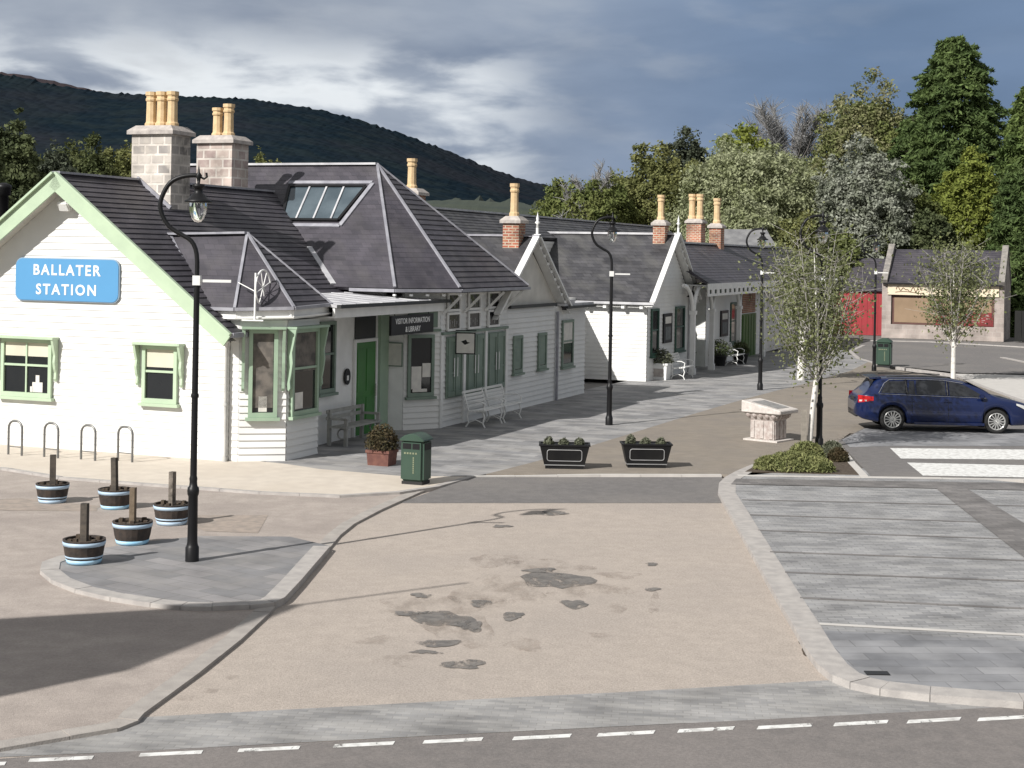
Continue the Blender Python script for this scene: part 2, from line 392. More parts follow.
# station paving, dark ramp, tan path
sheet('station_paving', [(228,456),(287,464),(320,469),(402,476),(474,476),(486,474),(530,463),(600,443),(645,429),(690,415),(741,400),(775,391),(800,385),(850,371),(868,362),(885,357),(840,350),(760,352),(640,378),(560,395),(350,420)], 0., SLABS, -.15)
sheet('tan_path', [(486,474),(720,474),(742,476),(800,470),(845,452),(840,440),(850,433),(1000,424),(1010,395),(955,380),(885,368),(868,362),(850,371),(800,385),(775,391),(741,400),(690,415),(645,429),(600,443),(530,463)], 0., TAN, -.15)
rp = [g(*p, z) for p, z in (((470,477),0),((722,477),0),((728,503),ZR+.004),((400,503),ZR+.004))]
o = MB().poly([(*rp[0],-.002),(*rp[1],-.002),(*rp[2],ZR+.004),(*rp[3],ZR+.004)]).build('asphalt_ramp', ASPH); tag(o, kind='structure')
if o.data.polygons[0].normal.z < 0: o.data.flip_normals()
strip('flush_kerb', [(472,476.5),(600,474.6),(722,474.8)], -.15, .006, .12, CONC, 1)
# parking bays on the right
bayedge = [(764,459.5),(748,466),(734,472),(725,477),(719,483),(718,492),(726,506),(744,538),(770,585),(795,628),(806,648),(818,664),(832,675),(850,682),(880,688.5),(930,694.5),(1024,702),(1260,714)]
sheet('bay_paving', [(bayedge[0][0], bayedge[0][1])]+bayedge[1:]+[(1260,484),(1024,483)], .0, BAYP, -.16)
strip('bay_kerb', bayedge, -.16, .008, .34, KERB, 1)
sheet('bay_slabs', [(818,630),(1024,641),(1260,652),(1260,706),(1024,694),(930,687),(880,681),(850,673),(838,664),(828,650)], .004, BAYD)
mb = MB(); mw = MB()
for a, b in [((742,500),(1260,511.5)),((749,515),(1260,531)),((758,530.5),(1260,548)),((770,552),(1260,569)),((785,572.5),(1260,590)),((800,598),(1260,620))]:
    p, q = Vector(g(*a)), Vector(g(*b)); d = (q-p).normalized(); n = Vector((-d.y, d.x))*.042
    mb.prism([p-n, q-n, q+n, p+n], .004, .008)
o = mb.build('bay_line', DARKSET); tag(o, kind='structure')
for a, b, w in [((817,624),(1260,648),.05),((733,484),(1260,495),.04)]:
    p, q = Vector(g(*a)), Vector(g(*b)); d = (q-p).normalized(); n = Vector((-d.y, d.x))*w
    mw.prism([p-n, q-n, q+n, p+n], .005, .009)
tag(mw.build('bay_line', CONC), kind='structure')
sheet('bay_divider', [(936,488),(968,489),(1024,523),(1120,580),(1120,625),(1024,557)], .012, DARKSET)
sheet('dark_setts', [(736,478.5),(1024,483),(1260,486),(1260,493),(1024,490),(731,484)], .012, DARKSET)
strip('flush_kerb', [(738,475.5),(1024,479.5),(1260,483)], -.1, .012, .14, CONC, 1)
sheet('car_park', [(838,441),(866,427),(1024,429),(1300,431),(1300,482),(1024,478.5),(871,476)], .006, ASPH, -.1)
sheet('bay_slabs', [(842,440),(866,428),(1024,431.5),(1200,434),(1200,446),(1024,446),(890,446),(850,447)], .010, BAYD)
sheet('bay_marking', [(890,448),(1024,449.5),(1200,451),(1200,461),(1024,459.5),(901,458.5)], .012, LINEP)
sheet('bay_marking', [(907,462.5),(1024,465.2),(1200,468),(1200,480),(1024,477.3),(923,475.5)], .012, LINEP)
strip('bed_kerb', [(868,475.5),(856,463),(842,446),(836,440.5)], -.1, .02, .17, CONC, 1)
sheet('planting_bed', [(745,471.5),(866,474.5),(853,461),(840,446),(828,443),(812,445),(785,451),(765,460)], .015, SOIL, -.1)
# far road beyond the car
sheet('far_road', [(846,352),(860,343),(890,338),(1060,348),(1300,350),(1300,376),(1040,374),(962,373),(895,366),(872,362),(856,357)], .012, ASPH)
sheet('concrete_path', [(948,373.5),(1024,375),(1200,377),(1200,420),(1024,400),(985,388)], .016, CONC)
strip('far_kerb', [(890,366),(950,374),(985,388),(1024,402),(1100,430)], -.1, .022, .2, KERB, 1)
strip('far_kerb', [(862,345),(848,351),(856,358),(874,363)], -.1, .022, .2, KERB, 1)
strip('far_kerb', [(846,343),(870,340),(930,341.5),(1010,346),(1060,349)], -.1, .06, .2, KERB, 1)
strip('far_kerb', [(1000,357),(1024,362),(1090,376)], -.1, .05, .25, KERB, 1)
# road repairs, with the near lamp's shadow painted among them
def ragged(name, base, sc, lo_, hi_, mx_=1.):   # worn edges: noise decides where the thin layer is left
    m = base.copy(); m.name = name; nt = m.node_tree; b = nt.nodes['Principled BSDF']
    tc = nt.nodes.new('ShaderNodeTexCoord'); n = nt.nodes.new('ShaderNodeTexNoise'); n.inputs['Scale'].default_value = sc; n.inputs['Detail'].default_value = 7; n.inputs['Roughness'].default_value = .65
    mp = nt.nodes.new('ShaderNodeMapping'); mp.inputs['Scale'].default_value = (1, .45, 1)
    r = nt.nodes.new('ShaderNodeMapRange'); r.inputs[1].default_value = lo_; r.inputs[2].default_value = hi_; r.inputs[4].default_value = mx_
    L(nt, tc.outputs['Object'], mp.inputs[0]); L(nt, mp.outputs[0], n.inputs['Vector']); L(nt, n.outputs['Fac'], r.inputs[0]); L(nt, r.outputs[0], b.inputs['Alpha'])
    return m
def blob(mb, px, py, w, h, z, n=18, j=.33):
    ph = [random.uniform(0, 6.28) for _ in range(4)]; pts = []
    for i in range(n):
        a = 2*PI*i/n
        r = 1+j*.5*math.sin(2*a+ph[0])+j*.4*math.sin(3*a+ph[1])+j*.35*math.sin(5*a+ph[2])+j*.4*random.uniform(-1, 1)
        pts.append(g(px+.5*w*r*math.cos(a), py-.5*h*r*math.sin(a), z))
    c = g(px, py, z)
    mb.add([(c[0], c[1], z)]+[(x, y, z) for x, y in pts], [(0, 1+i, 1+(i+1) % n) for i in range(n)])
mb = MB(); mf = MB(); zi = 0
for x, y, w, h in [(556,580,64,17),(443,619,62,16),(464,664,50,8),(438,643,40,8),(425,652,30,4),(512,616,22,8),(574,604,25,9),(652,564,13,3),(652,589,14,4),(552,513,34,4),(502,526,18,3),(421,595,18,5),(480,603,24,6),(540,570,30,5),(410,613,34,5),(470,625,26,12)]:  # two thin blobs paint the near lamp's lantern and post shadow
    zi += .0004; blob(mb, x, y, w, h, ZR+.006+zi)
for x, y, w, h in [(548,566,70,10),(500,560,46,10),(615,607,20,9),(655,603,10,16),(462,630,60,20),(440,605,90,16),(500,590,70,24),(525,645,26,12),(590,590,60,12),(378,640,30,7),(620,575,30,6),(400,660,40,8),(205,690,20,4),(232,677,12,4),(182,697,24,4),(600,635,20,4)]:
    zi += .0001; blob(mf, x, y, w*1.25, h*1.3, ZR+.0005+zi)
RM.data.materials[0] = ragged('worn_paint', LINEP, 9, .36, .44)
mx = MB()
for x, y, w, h in [(815,650,14,12),(808,638,7,12)]: blob(mx, x-6, y, w, h, ZR+.004)
tag(mb.build('road_patches_and_shadow', ragged('ragged_asphalt_and_shadow', ASPH2, 7, .34, .50, .9)), kind='structure'); tag(mf.build('road_stains', ragged('ragged_stain', ASPH3, 4, .44, .70, .42)), kind='structure')
tag(mx.build('kerb_dirt', SOIL), kind='structure')
for x0,y0,x1,y1 in [(320,610,365,588),(335,548,345,545)]:
    pass
o = MB().box(-.13,.13,-.07,.07,0,.008).build('drain_cover', BLKPL); q = g(877,674); o.location = (q[0], q[1], .008); tag(o, 'small dark drain cover set into grey slabs by the curved kerb', 'drain cover')

# ------------------------------------------------------------------ the station
ST = empty('station_building', (G0[0], G0[1], 0), -A, 'long white weatherboarded railway station with slate roofs, green trim and clay chimney pots', 'station')
UPW = 0.757
def wall(name, pts, out, mt=WHITE, pitch=.15, lip=.012, back=.12):
    lip = lip*1.7 if lip > .01 else lip; lip = .017 if Vector(out).normalized().y < -.9 else lip; mb = MB(); mb.clad(pts, out, pitch, lip)
    n = Vector(out).normalized()
    v = [Vector(p) for p in pts]
    ar = (v[1]-v[0]).cross(v[2]-v[0])
    if ar.dot(n) < 0: v = v[::-1]
    mb.slab(v, n, back)
    return mb.build(name, mt, ST)
def rect(t0, s0, t1, s1, z0, z1): return [(t0,s0,z0),(t1,s1,z0),(t1,s1,z1),(t0,s0,z1)]
def roofpart(name, polys, mt, pitch=.2, lip=.016, th=.1):
    mb = MB()
    for pts, out in polys:
        v = [Vector(p) for p in pts]; n = (v[1]-v[0]).cross(v[2]-v[0]).normalized()
        if n.dot(Vector(out)) < 0: v = v[::-1]; n = -n
        mb.clad(v, n, pitch, lip if n.y > -.35 else .003); mb.slab(v, n, th)
    return mb.build(name, mt, ST)
def bars(name, segs, w, h, mt, parent=None, up=(0,0,1)):
    mb = MB()
    for a, b in segs: mb.bar(a, b, w, h, up)
    return mb.build(name, mt, parent or ST)

# --- gabled wing
rz = lambda t: 6.2-UPW*abs(t+4.24)
wall('gable_wall', [(-8.5,0,0),(0,0,0),(0,0,rz(0)-.16),(-4.24,0,6.04),(-8.5,0,rz(-8.5)-.16)], (0,-1,0))
wall('side_wall', rect(0,0,0,.3,0,2.85), (1,0,0), pitch=.15)
wall('side_wall', rect(-8.5,12,-8.5,0,0,2.8), (-1,0,0))
rA = roofpart('gable_roof', [([(-.52,-.5,rz(-.52)),(-.52,6.9,rz(-.52)),(-4.24,10.1,6.2),(-4.24,-.5,6.2)],(1,0,1)),
                        ([(.28,-.5,rz(.28)),(.28,.25,rz(.28)),(-.525,.25,rz(-.525)),(-.525,-.5,rz(-.525))],(1,0,1)),
                        ([(-9,-.5,rz(-9)),(-9,10,rz(-9)),(-4.24,10,6.2),(-4.24,-.5,6.2)],(-1,0,1))], SLATE, .19, .02)
bars('ridge_flashing', [((-4.24,-.5,6.215),(-4.24,9,6.215))], .22, .05, LEAD)
mb = MB()
for sg in (1, -1):                          # barge boards
    a = Vector((-4.24,-.53,6.16)); b = Vector((-4.24+sg*4.55,-.53,6.16-UPW*4.55))
    d = (b-a).normalized(); n = Vector((-d.z*sg,0,d.x*sg))
    if n.z < 0: n = -n
    mb.slab([a+n*.04, b+n*.04, b-n*.26, a-n*.26-Vector((0,0,.05))] if sg > 0 else [a+n*.04, a-n*.26-Vector((0,0,.05)), b-n*.26, b+n*.04], (0,-1,0), .05)
    e = Vector((0,-.03,0))
    mb.bar(a+n*.06+e, b+n*.06+e, .09, .05, n)
mb.build('barge_board', GREEN, ST)
mb = MB()
for sg in (1, -1):
    a = Vector((-4.24,-.48,5.93)); b = Vector((-4.24+sg*4.4,-.48,5.93-UPW*4.4))
    mb.add([a, b, b+Vector((0,.46,0)), a+Vector((0,.46,0))], [(0,1,2,3)])
mb.build('soffit', CREAMW, ST)
# rainwater pipe + eave end
mb = MB(); mb.tube([(-.03,-.09,.0),(-.03,-.09,2.45),(.05,-.2,2.62),(.2,-.42,2.74)], .04, 8); mb.lathe([(.055,0),(.055,.06)], 8, (-.03,-.09,1.2)); mb.lathe([(.06,0),(.06,.1)], 8, (-.03,-.09,0.))
mb.build('rainwater_pipe', mat('pale_grey_paint', (.55,.55,.53), None, 3, .5), ST)
bars('gutter', [((.33,-.5,2.74),(.33,.2,2.74))], .12, .1, LEAD)

# --- windows
def window(M, w, h, style='sash', hood=False, paper=None, blind=0., name='window', fr=GREEN, gl=None, sill=True, glz=None, bars_v=0, depth=.07):
    """unit with its lower left corner at the origin of M; outward = -y"""
    d = depth; f = .085
    mb = MB(M)
    mb.box(0,f,-d,0,0,h); mb.box(w-f,w,-d,0,0,h); mb.box(f,w-f,-d,0,h-f,h); mb.box(f,w-f,-d,0,0,f*1.2)
    if style in ('sash', 'sash4'):
        mb.box(f,w-f,-d*.75,-.02,h*.53,h*.53+.05)
        for x in ([w/2] if style == 'sash4' else []): mb.box(x-.02,x+.02,-d*.7,-.02,f*1.2,h*.53); mb.box(x-.02,x+.02,-d*.7,-.02,h*.53+.05,h-f)
    for k in range(bars_v):
        x = f+(w-2*f)*(k+1)/(bars_v+1); mb.box(x-.02,x+.02,-d*.7,-.02,f*1.2,h-f)
    o = mb.build(name, fr, ST)
    MB(M).box(f,w-f,-.014,-.004,f*1.2,h-f).build('pane', gl or GLASS, o)
    if blind: MB(M).box(f+.01,w-f-.01,-.022,-.0155,h-f-(h-2*f)*blind,h-f-.002).build('blind', glz or BLIND, o)
    if sill: MB(M).box(-.06,w+.06,-d-.05,0,-.07,-.002).build('sill', fr, o)
    if hood:
        hb = MB(M); hz = h*.32
        hb.box(-.16,w+.16,-.24,0,h+.01,h+.06)
        for x in (-.15, w+.09):            # wavy side boards
            pts = [(-.01,h+.009),(-.01,hz),(-.05,hz-.04),(-.09,hz+.02),(-.075,hz+.16),(-.11,h*.5),(-.14,h*.62),(-.12,h*.74),(-.17,h*.86),(-.22,h+.009)]
            n = len(pts)
            vs = [(x,a,b) for a, b in pts]+[(x+.06,a,b) for a, b in pts]
            hb.add(vs, [tuple(range(n)), tuple(range(2*n-1,n-1,-1))]+[(i,i+n,(i+1)%n+n,(i+1)%n) for i in range(n)])
        hb.build('hood', fr, o)
    if paper:
        for x0,x1,z0,z1 in paper: MB(M).box(x0,x1,-.022,-.0145,z0,z1).build('notice', PAPER, o)
    return o
window(frame(-6.0,-.02,(1,0),1.13), 1.4, 1.32, 'sash4', True, [(.86,1.14,.115,.34),(.95,1.05,.34,.50),(.80,.88,.115,.24)], .27)
window(frame(-2.18,-.02,(1,0),1.16), .9, 1.27, 'sash', True, None, .36)

# --- bay
BAYGR = mat('bay_green_paint', (.33,.44,.32), (.28,.38,.28), 2, .45)
b0, b1, b2, b3 = (.0,.03), (.2,.06), (1.05,.62), (1.05,2.05)
wall('bay_wall', rect(*b0,*b1,0,3.05), (0,-1,0), pitch=.15)
dq = Vector((b2[0]-b1[0], b2[1]-b1[1], 0)); nq = Vector((dq.y,-dq.x,0)).normalized()
wall('bay_wall', rect(*b1,*b2,0,3.05), nq, pitch=.15, lip=.018)
wall('bay_wall', rect(*b2,*b3,0,3.05), (1,0,0), pitch=.15, lip=.018)
wall('bay_wall', rect(*b3,.35,2.05,0,3.05), (0,1,0))
window(frame(b1[0]+dq.normalized().x*.2+nq.x*.03, b1[1]+dq.normalized().y*.2+nq.y*.03, dq, .95), .62, 1.9, 'plain', True, [(.22,.40,.12,.45)], .93, glz=CURT, fr=BAYGR)
window(frame(1.08,.72,(0,1),.95), 1.2, 1.9, 'sash', True, [(.2,.55,.14,.5)], .5, fr=BAYGR, glz=CURT)
E1, E2, E3, E4 = Vector((-.5,-.12,3.28)), Vector((.18,-.14,3.28)), Vector((1.28,.48,3.32)), Vector((1.28,2.2,3.36))
AP = Vector((-.46,1.4,4.92)); RB = Vector((-2.5,1.4,4.87))
mb = MB()
for a, b in ((E1,E2),(E2,E3),(E3,E4)):
    d = (b-a).normalized(); n = Vector((d.y,-d.x,0)); q = -n*.06
    mb.slab([a+q-Vector((0,0,.02)), a+q-Vector((0,0,.24)), b+q-Vector((0,0,.24)), b+q-Vector((0,0,.02))], n, .06)
    mb.slab([a-Vector((0,0,.18)), b-Vector((0,0,.18)), b-n*.3-Vector((0,0,.18)), a-n*.3-Vector((0,0,.18))], (0,0,1), .03)
mb.build('bay_fascia', WHITE2, ST)
roofpart('bay_roof', [([E1,E2,AP,RB],(0,-1,1)),([E2,E3,AP],(1,-1,1)),([E3,E4,AP],(1,0,1)),([E4,E4+Vector((-2,1.5,0)),RB,AP],(0,1,1))], SLATE, .19, .018, .06)
bars('bay_gutter', [(E1,E2),(E2,E3),(E3,E4)], .09, .07, LEAD)
up = Vector((0,0,.03))
bars('bay_hips', [(E2+up,AP+up),(E3+up,AP+up),(E4+up,AP+up),(E1+Vector((-.06,0,.03)),RB+up)], .06, .04, LEAD)
bars('bay_ridge', [(AP+up,RB+up)], .24, .05, LEAD)

# --- recess under the porch roof
wall('recess_wall', rect(.35,2.05,.35,7.0,0,3.3), (1,0,0), WHITE2, .15, .006)
window(frame(.364,3.3,(0,1),1.2), .8, 1.7, 'sash', False, None, 0, fr=SAGE)
mb = MB(frame(.364,5.2,(0,1))); mb.box(-.08,0,-.06,0,0,2.4); mb.box(1.1,1.18,-.06,0,0,2.4); mb.box(0,1.1,-.06,0,2.32,2.4)
MB(frame(.364,5.2,(0,1))).box(-.02,1.12,-.02,-.002,2.41,2.95).build('transom', DARKW, ST)
fr = mb.build('door_frame', WHITE2, ST)
mb = MB(frame(.364,5.2,(0,1))); mb.box(0,1.1,-.03,0,0.02,2.32)
for x0,x1 in ((.1,.5),(.6,1.0)):
    for z0,z1 in ((.2,.95),(1.1,2.15)): mb.box(x0,x1,-.042,-.03,z0,z1)
dr = mb.build('door', DOOR, ST)
MB(frame(.364,5.2,(0,1))).tube([(1.02,-.1,.95),(1.02,-.1,1.25)], .018, 6).build('handle', CHROME, dr)
MB().box(.345,.44,6.5,6.98,0,3.06).build('porch_post', BAYGR, ST)
mb = MB()
mb.clad([(.35,7.02,0),(.78,7.14,0),(.78,7.14,3.1),(.35,7.02,3.1)], (0,-1,0), .15, .006)
mb.build('hall_wall', WHITE2, ST)
# porch roof
mb = MB(); q = [(1.5,2.05,3.36),(1.5,8.3,3.36),(-.62,8.3,3.52),(-.62,2.05,3.52)]
n = Vector((.075,0,1)).normalized(); mb.slab(q, n, .07)
for k in range(9):
    s_ = 2.3+k*.7; mb.bar((1.5,s_,3.366),(-.62,s_,3.526),.03,.012)
mb.build('porch_roof', LEADL, ST)
bars('porch_fascia', [((1.42,2.05,3.17),(1.42,8.15,3.17))], .06, .22, WHITE2)
bars('porch_gutter', [((1.55,2.05,3.32),(1.55,8.3,3.32))], .1, .08, DARKW)
MB().box(.36,1.39,2.06,8.,3.06,3.09).build('porch_ceiling', WHITE2, ST)

# --- hip roofed hall
c0, c1, c2 = (.78,7.14), (1.38,8.05), (1.38,12.85)
cd = Vector((c1[0]-c0[0], c1[1]-c0[1], 0)); cn = Vector((cd.y,-cd.x,0)).normalized(); cdn = cd.normalized()
wall('hall_wall', rect(*c0,*c1,0,3.6), cn, pitch=.15, lip=.018)
wall('hall_wall', rect(*c1,*c2,0,3.6), (1,0,0), pitch=.15, lip=.018)
wall('hall_wall', rect(1.38,12.85,-8,12.85,2.5,3.6), (0,1,0))
wall('hall_wall', rect(-8.,7.0,.3,7.0,3.0,3.6), (0,-1,0))
window(frame(c0[0]+cdn.x*.1+cn.x*.03, c0[1]+cdn.y*.1+cn.y*.03, cd, .85), .80, 1.6, 'plain', False, [(.12,.42,.2,.78),(.45,.7,.5,.86),(.16,.6,.12,.2)], 0, fr=SAGE, depth=.05)
for i, (s0, s1) in enumerate(((8.42,9.5),(9.78,11.05),(11.3,12.62))):
    M_ = frame(1.41,s0,(0,1),.74); w = s1-s0
    mb = MB(M_); f = .1; h = 1.62
    mb.box(0,w,-.035,0,0,h)
    for x0,x1 in ((.06,w/2-.03),(w/2+.03,w-.06)):
        mb.box(x0,x0+.07,-.06,-.035,.04,h-.03); mb.box(x1-.07,x1,-.06,-.035,.04,h-.03); mb.box(x0+.07,x1-.07,-.06,-.035,h-.14,h-.03); mb.box(x0+.07,x1-.07,-.06,-.035,.04,.16); mb.box(x0+.07,x1-.07,-.05,-.035,.62,.68)
    o = mb.build('shutter', SAGE, ST)
    for x in (w/2-.13, w/2+.09): MB(M_).box(x,x+.035,-.075,-.061,.55,1.05).build('handle', WHITE2, o)
bars('sill_board', [((1.42,8.1,2.46),(1.42,12.8,2.46)), ((c0[0]+cn.x*.04,c0[1]+cn.y*.04,2.56),(c1[0]+cn.x*.04,c1[1]+cn.y*.04,2.56))], .1, .07, SAGE)
for s_ in (8.12,9.64,11.18,12.75): bars('corner_board', [((1.42,s_,.0),(1.42,s_,2.42))], .05, .16, WHITE2, up=(0,1,0))
for s0 in (8.4,9.82,11.25):                  # two rows of small leaded lights
    for z0 in (2.51,3.03):
        M_ = frame(1.42,s0,(0,1),z0)
        mb = MB(M_); w, h, f = .86, .49, .06
        mb.box(0,f,-.05,0,0,h); mb.box(w-f,w,-.05,0,0,h); mb.box(f,w-f,-.05,0,0,f); mb.box(f,w-f,-.05,0,h-f,h)
        o = mb.build('window', WHITE2, ST)
        MB(M_).box(f,w-f,-.012,-.002,f,h-f).build('pane', GLASS, o)
        mb = MB(M_)
        for k in range(4): mb.box(.16+k*.15,.23+k*.15,-.018,-.0125,.1+.08*(k%2),.3-.05*(k%2))
        mb.build('glass_pattern', mat('pale_glass', (.25,.25,.24), (.1,.1,.1), 14, .3), o)
M_ = frame(c0[0]+cdn.x*.1+cn.x*.02, c0[1]+cdn.y*.1+cn.y*.02, cd, 2.64)
mb = MB(M_); mb.box(0,.9,-.03,0,0,.5); mb.build('window', SAGE, ST)
segs = []
for s_ in (8.2,9.6,11.1,12.55): segs.append(((1.42,s_,2.98),(1.93,s_+.12,3.52)))
segs += [((1.2,13.05,2.9),(1.6,13.5,3.5))]
for sg_ in segs: bars('eave_bracket', [sg_], .065, .065, WHITE2)
hz_ = 3.66
Ha, Hb, Hc, Hd = Vector((.85,6.4,hz_)), Vector((1.98,7.95,hz_)), Vector((1.98,13.0,hz_)), Vector((.6,14.2,hz_))
HA = Vector((-1.45,9.95,7.0)); HL = Vector((-9,9.95,7.0)); El = Vector((-9,6.4,hz_)); Er = Vector((-9,14.2,hz_))
hall_roof = roofpart('hall_roof', [([El,Ha,HA,HL],(0,-1,1)),([Ha,Hb,HA],(1,-1,1)),([Hb,Hc,HA],(1,0,1)),([Hc,Hd,HA],(1,1,1)),([Hd,Er,HL,HA],(0,1,1))], SLATE, .2, .02)
bars('hall_hips', [(Ha+up,HA+up),(Hb+up,HA+up),(Hc+up,HA+up)], .07, .05, LEAD)
bars('hall_ridge', [(HA+up,HL+up)], .22, .06, LEADL)
bars('valley_flashing', [((-.9,6.42,3.72),(-2.15,7.40,4.66))], .14, .06, LEADL, up=(0,0,1))
bars('hall_gutter', [(Vector((-.4,6.36,3.6)),Ha+Vector((.02,-.04,-.06))),(Ha+Vector((.02,-.04,-.06)),Hb+Vector((.04,-.02,-.06))),(Hb+Vector((.04,0,-.06)),Hc+Vector((.04,0,-.06)))], .07, .08, LEAD)
mb = MB()
mb.add([Ha+Vector((0,0,-.12)),Hb+Vector((0,0,-.12)),Hc+Vector((0,0,-.12)),Hd+Vector((0,0,-.12)),(0,13,hz_-.12),(0,7.2,hz_-.12)], [(0,5,4,3,2,1)])
mb.build('soffit', CREAMW, ST)
bars('eave_studs', [(Ha.lerp(Hb,k/4)+Vector((.0,0,-.2)),Ha.lerp(Hb,k/4)+Vector((.0,0,-.15))) for k in range(5)], .07, .07, WHITE2)
# skylight on the near slope
sn = Vector((0,-(7.0-hz_),3.55)).normalized()
def hs(t, z): return Vector((t, 6.4+(z-hz_)*3.55/(7.0-hz_), z))
mb = MB()
a, b, c, d = hs(-3.45,5.38), hs(-1.72,5.38), hs(-1.42,6.34), hs(-3.8,6.34)
for p, q in ((a,b),(b,c),(c,d),(d,a)): mb.bar(p+sn*.03, q+sn*.03, .08, .08, sn)
sk = mb.build('skylight', BLACK, ST)
mb = MB(); mb.slab([a+sn*.03,b+sn*.03,c+sn*.03,d+sn*.03], sn, .03); mb.build('pane', SKYGL, sk)
mb = MB()
for k in range(1,4):
    t0 = -3.62+k*.53
    mb.bar(hs(t0+.07,5.4)+sn*.045, hs(t0-.05,6.32)+sn*.045, .05, .04, sn)
mb.build('glazing_bar', LEADL, sk)
bars('skylight_flashing', [(hs(-3.9,6.46)+sn*.02,hs(-1.3,6.46)+sn*.02),(hs(-3.5,5.24)+sn*.02,hs(-1.6,5.24)+sn*.02),(hs(-1.6,5.24)+sn*.02,hs(-1.27,6.44)+sn*.02)], .12, .05, LEAD, up=sn)

# --- chimneys
def pots(par, spots, z, r, h, pr=POT):
    for x, y, hh in spots:
        mb = MB(); k = h*hh
        mb.lathe([(r*1.25,0),(r*1.25,.1*k),(r*1.05,.14*k),(r,.17*k),(r*.93,.72*k),(r*1.12,.75*k),(r*1.15,.8*k),(r,.83*k),(r*1.02,.88*k),(r*1.2,.9*k),(r*1.2,k),(r*.8,k),(r*.75,.7*k)], 10, (x,y,z), False)
        mb.build('chimney_pot', pr, par)
def stack(t0, t1, s0, s1, zb, zt, mt, spots, pr, ph, cap=.09, fl=True):
    mb = MB(); mb.box(t0,t1,s0,s1,zb,zt); o = mb.build('chimney', mt, ST)
    mb = MB(); mb.box(t0-cap,t1+cap,s0-cap,s1+cap,zt,zt+.09); mb.frustum((t0+t1)/2,(s0+s1)/2,zt+.09,zt+.22,(t1-t0)/2+cap,(s1-s0)/2+cap,(t1-t0)/2-.06,(s1-s0)/2-.06)
    mb.build('chimney_cap', CAPST, o)
    pots(o, spots, zt+.2, pr, ph)
    return o
o = stack(-4.42,-3.30,2.6,3.42,5.3,7.3,GRANITE,[(-4.15,3.0,1),(-3.85,3.0,1),(-3.55,3.0,1)],.125,.86)
bars('chimney_flashing', [((-4.24,2.57,6.24),(-3.28,2.57,5.52))], .05, .12, LEAD, o)
o = stack(-5.42,-4.32,7.0,7.85,5.6,7.42,GRAN2,[(-5.02,7.4,.96),(-4.68,7.4,1.08)],.135,.82)
# stack behind the hall
o = stack(-3.0,-2.35,14.6,15.25,4.5,6.35,BRICKM,[(-2.68,14.92,1)],.14,.95)

# flue at the far left
mb = MB(); mb.lathe([(.12,0),(.12,1.35),(.17,1.36),(.17,1.5),(.19,1.52),(.19,1.6),(.05,1.66),(.0,1.66)], 12, (-7.3,1.5,4.42)); mb.build('flue', BLACK, ST)

# --- second gabled block
wall('block_wall', rect(1.38,12.86,1.38,17.02,0,3.0), (1,0,0), lip=.018)
wall('block_wall', rect(1.38,17.03,1.38,20.0,0,2.95), (1,0,0), lip=.018)
wall('block_wall', rect(1.38,20.0,-3,20.0,0,2.95), (0,1,0))
DAx, DZ, Dh = 14.7, 5.12, 3.05
dsl = (DZ-2.9)/Dh
wall('gable_wall', [(1.30,DAx-Dh+.2,3.0),(1.30,DAx+Dh-.25,3.0),(1.30,DAx,DZ-.22)], (1,0,0), CREAMW, .4, .004)
bars('string_course', [((1.44,12.9,3.03),(1.44,16.9,3.03))], .12, .09, DARKW)
roofpart('block_roof', [([(1.55,DAx-Dh,2.9),(1.55,DAx,DZ),(-6,DAx,DZ),(-6,DAx-Dh,2.9)],(0,-1,1)),([(1.55,DAx+Dh,2.9),(1.55,DAx,DZ),(-6,DAx,DZ),(-6,DAx+Dh,2.9)],(0,1,1))], SLATE2, .2, .018)
bars('block_ridge', [((1.7,DAx,DZ+.02),(-6,DAx,DZ+.02))], .2, .06, LEAD)
def barge(apx, t, half, z0, z1, tag_='barge_board'):
    mb = MB()
    for sg in (-1,1): mb.slab([(t-.3,apx,z1-.13),(t,apx,z1-.13),(t,apx+sg*half,z0-.13),(t-.3,apx+sg*half,z0-.13)][::sg], Vector((0,sg*(z1-z0),half)).normalized(), .02)
    mb.build('soffit', WHITE2, ST)
    mb = MB(); up_ = Vector((1,0,0))
    a = Vector((t,apx,z1)); 
    for sg in (-1,1):
        b = Vector((t,apx+sg*half,z0)); mb.bar(a+Vector((0,0,.02)), b+Vector((0,0,.02)), .07, .2, up_)
        for k in range(1,9):                # pierced edge
            p = a.lerp(b,k/9.5); mb.box(t-.012,t+.012,p.y-.10,p.y+.10,p.z-.16,p.z-.08)
    mb.tube([(t,apx,z1-.2),(t,apx,z1+.25)], .05, 6)
    mb.lathe([(.0,.25),(.045,.27),(.03,.34),(.09,.40),(.03,.46),(.05,.52),(.02,.62),(0,.74)], 8, (t,apx,z1))
    return mb.build(tag_, WHITE2, ST)
barge(DAx, 1.6, Dh+.1, 2.86, DZ+.02)
for s0 in (13.3,15.4): window(frame(1.41,s0,(0,1),1.08), .74, 1.1, 'plain', False, None, .96, fr=SAGE, glz=SAGE, depth=.05)
window(frame(1.41,17.6,(0,1),1.0), 1.1, 1.5, 'sash', False, None, .5, fr=SAGE, depth=.05, glz=PAPER)
mb = MB(); mb.tube([(1.47,17.05,0),(1.47,17.05,2.8)], .045, 8); mb.build('rainwater_pipe', LEAD, ST)
mb = MB(); mb.box(-3,1.62,17.3,20.2,2.96,3.04); mb.box(1.05,1.6,17.5,18.3,3.04,3.16); mb.build('flat_roof', LEADL, ST)
bars('block_gutter', [((1.66,17.3,2.92),(1.66,20.2,2.92))], .1, .08, DARKW)
wall('yard_wall', rect(-.85,19.9,-.85,25.8,0,3.0), (1,0,0), back=.4)

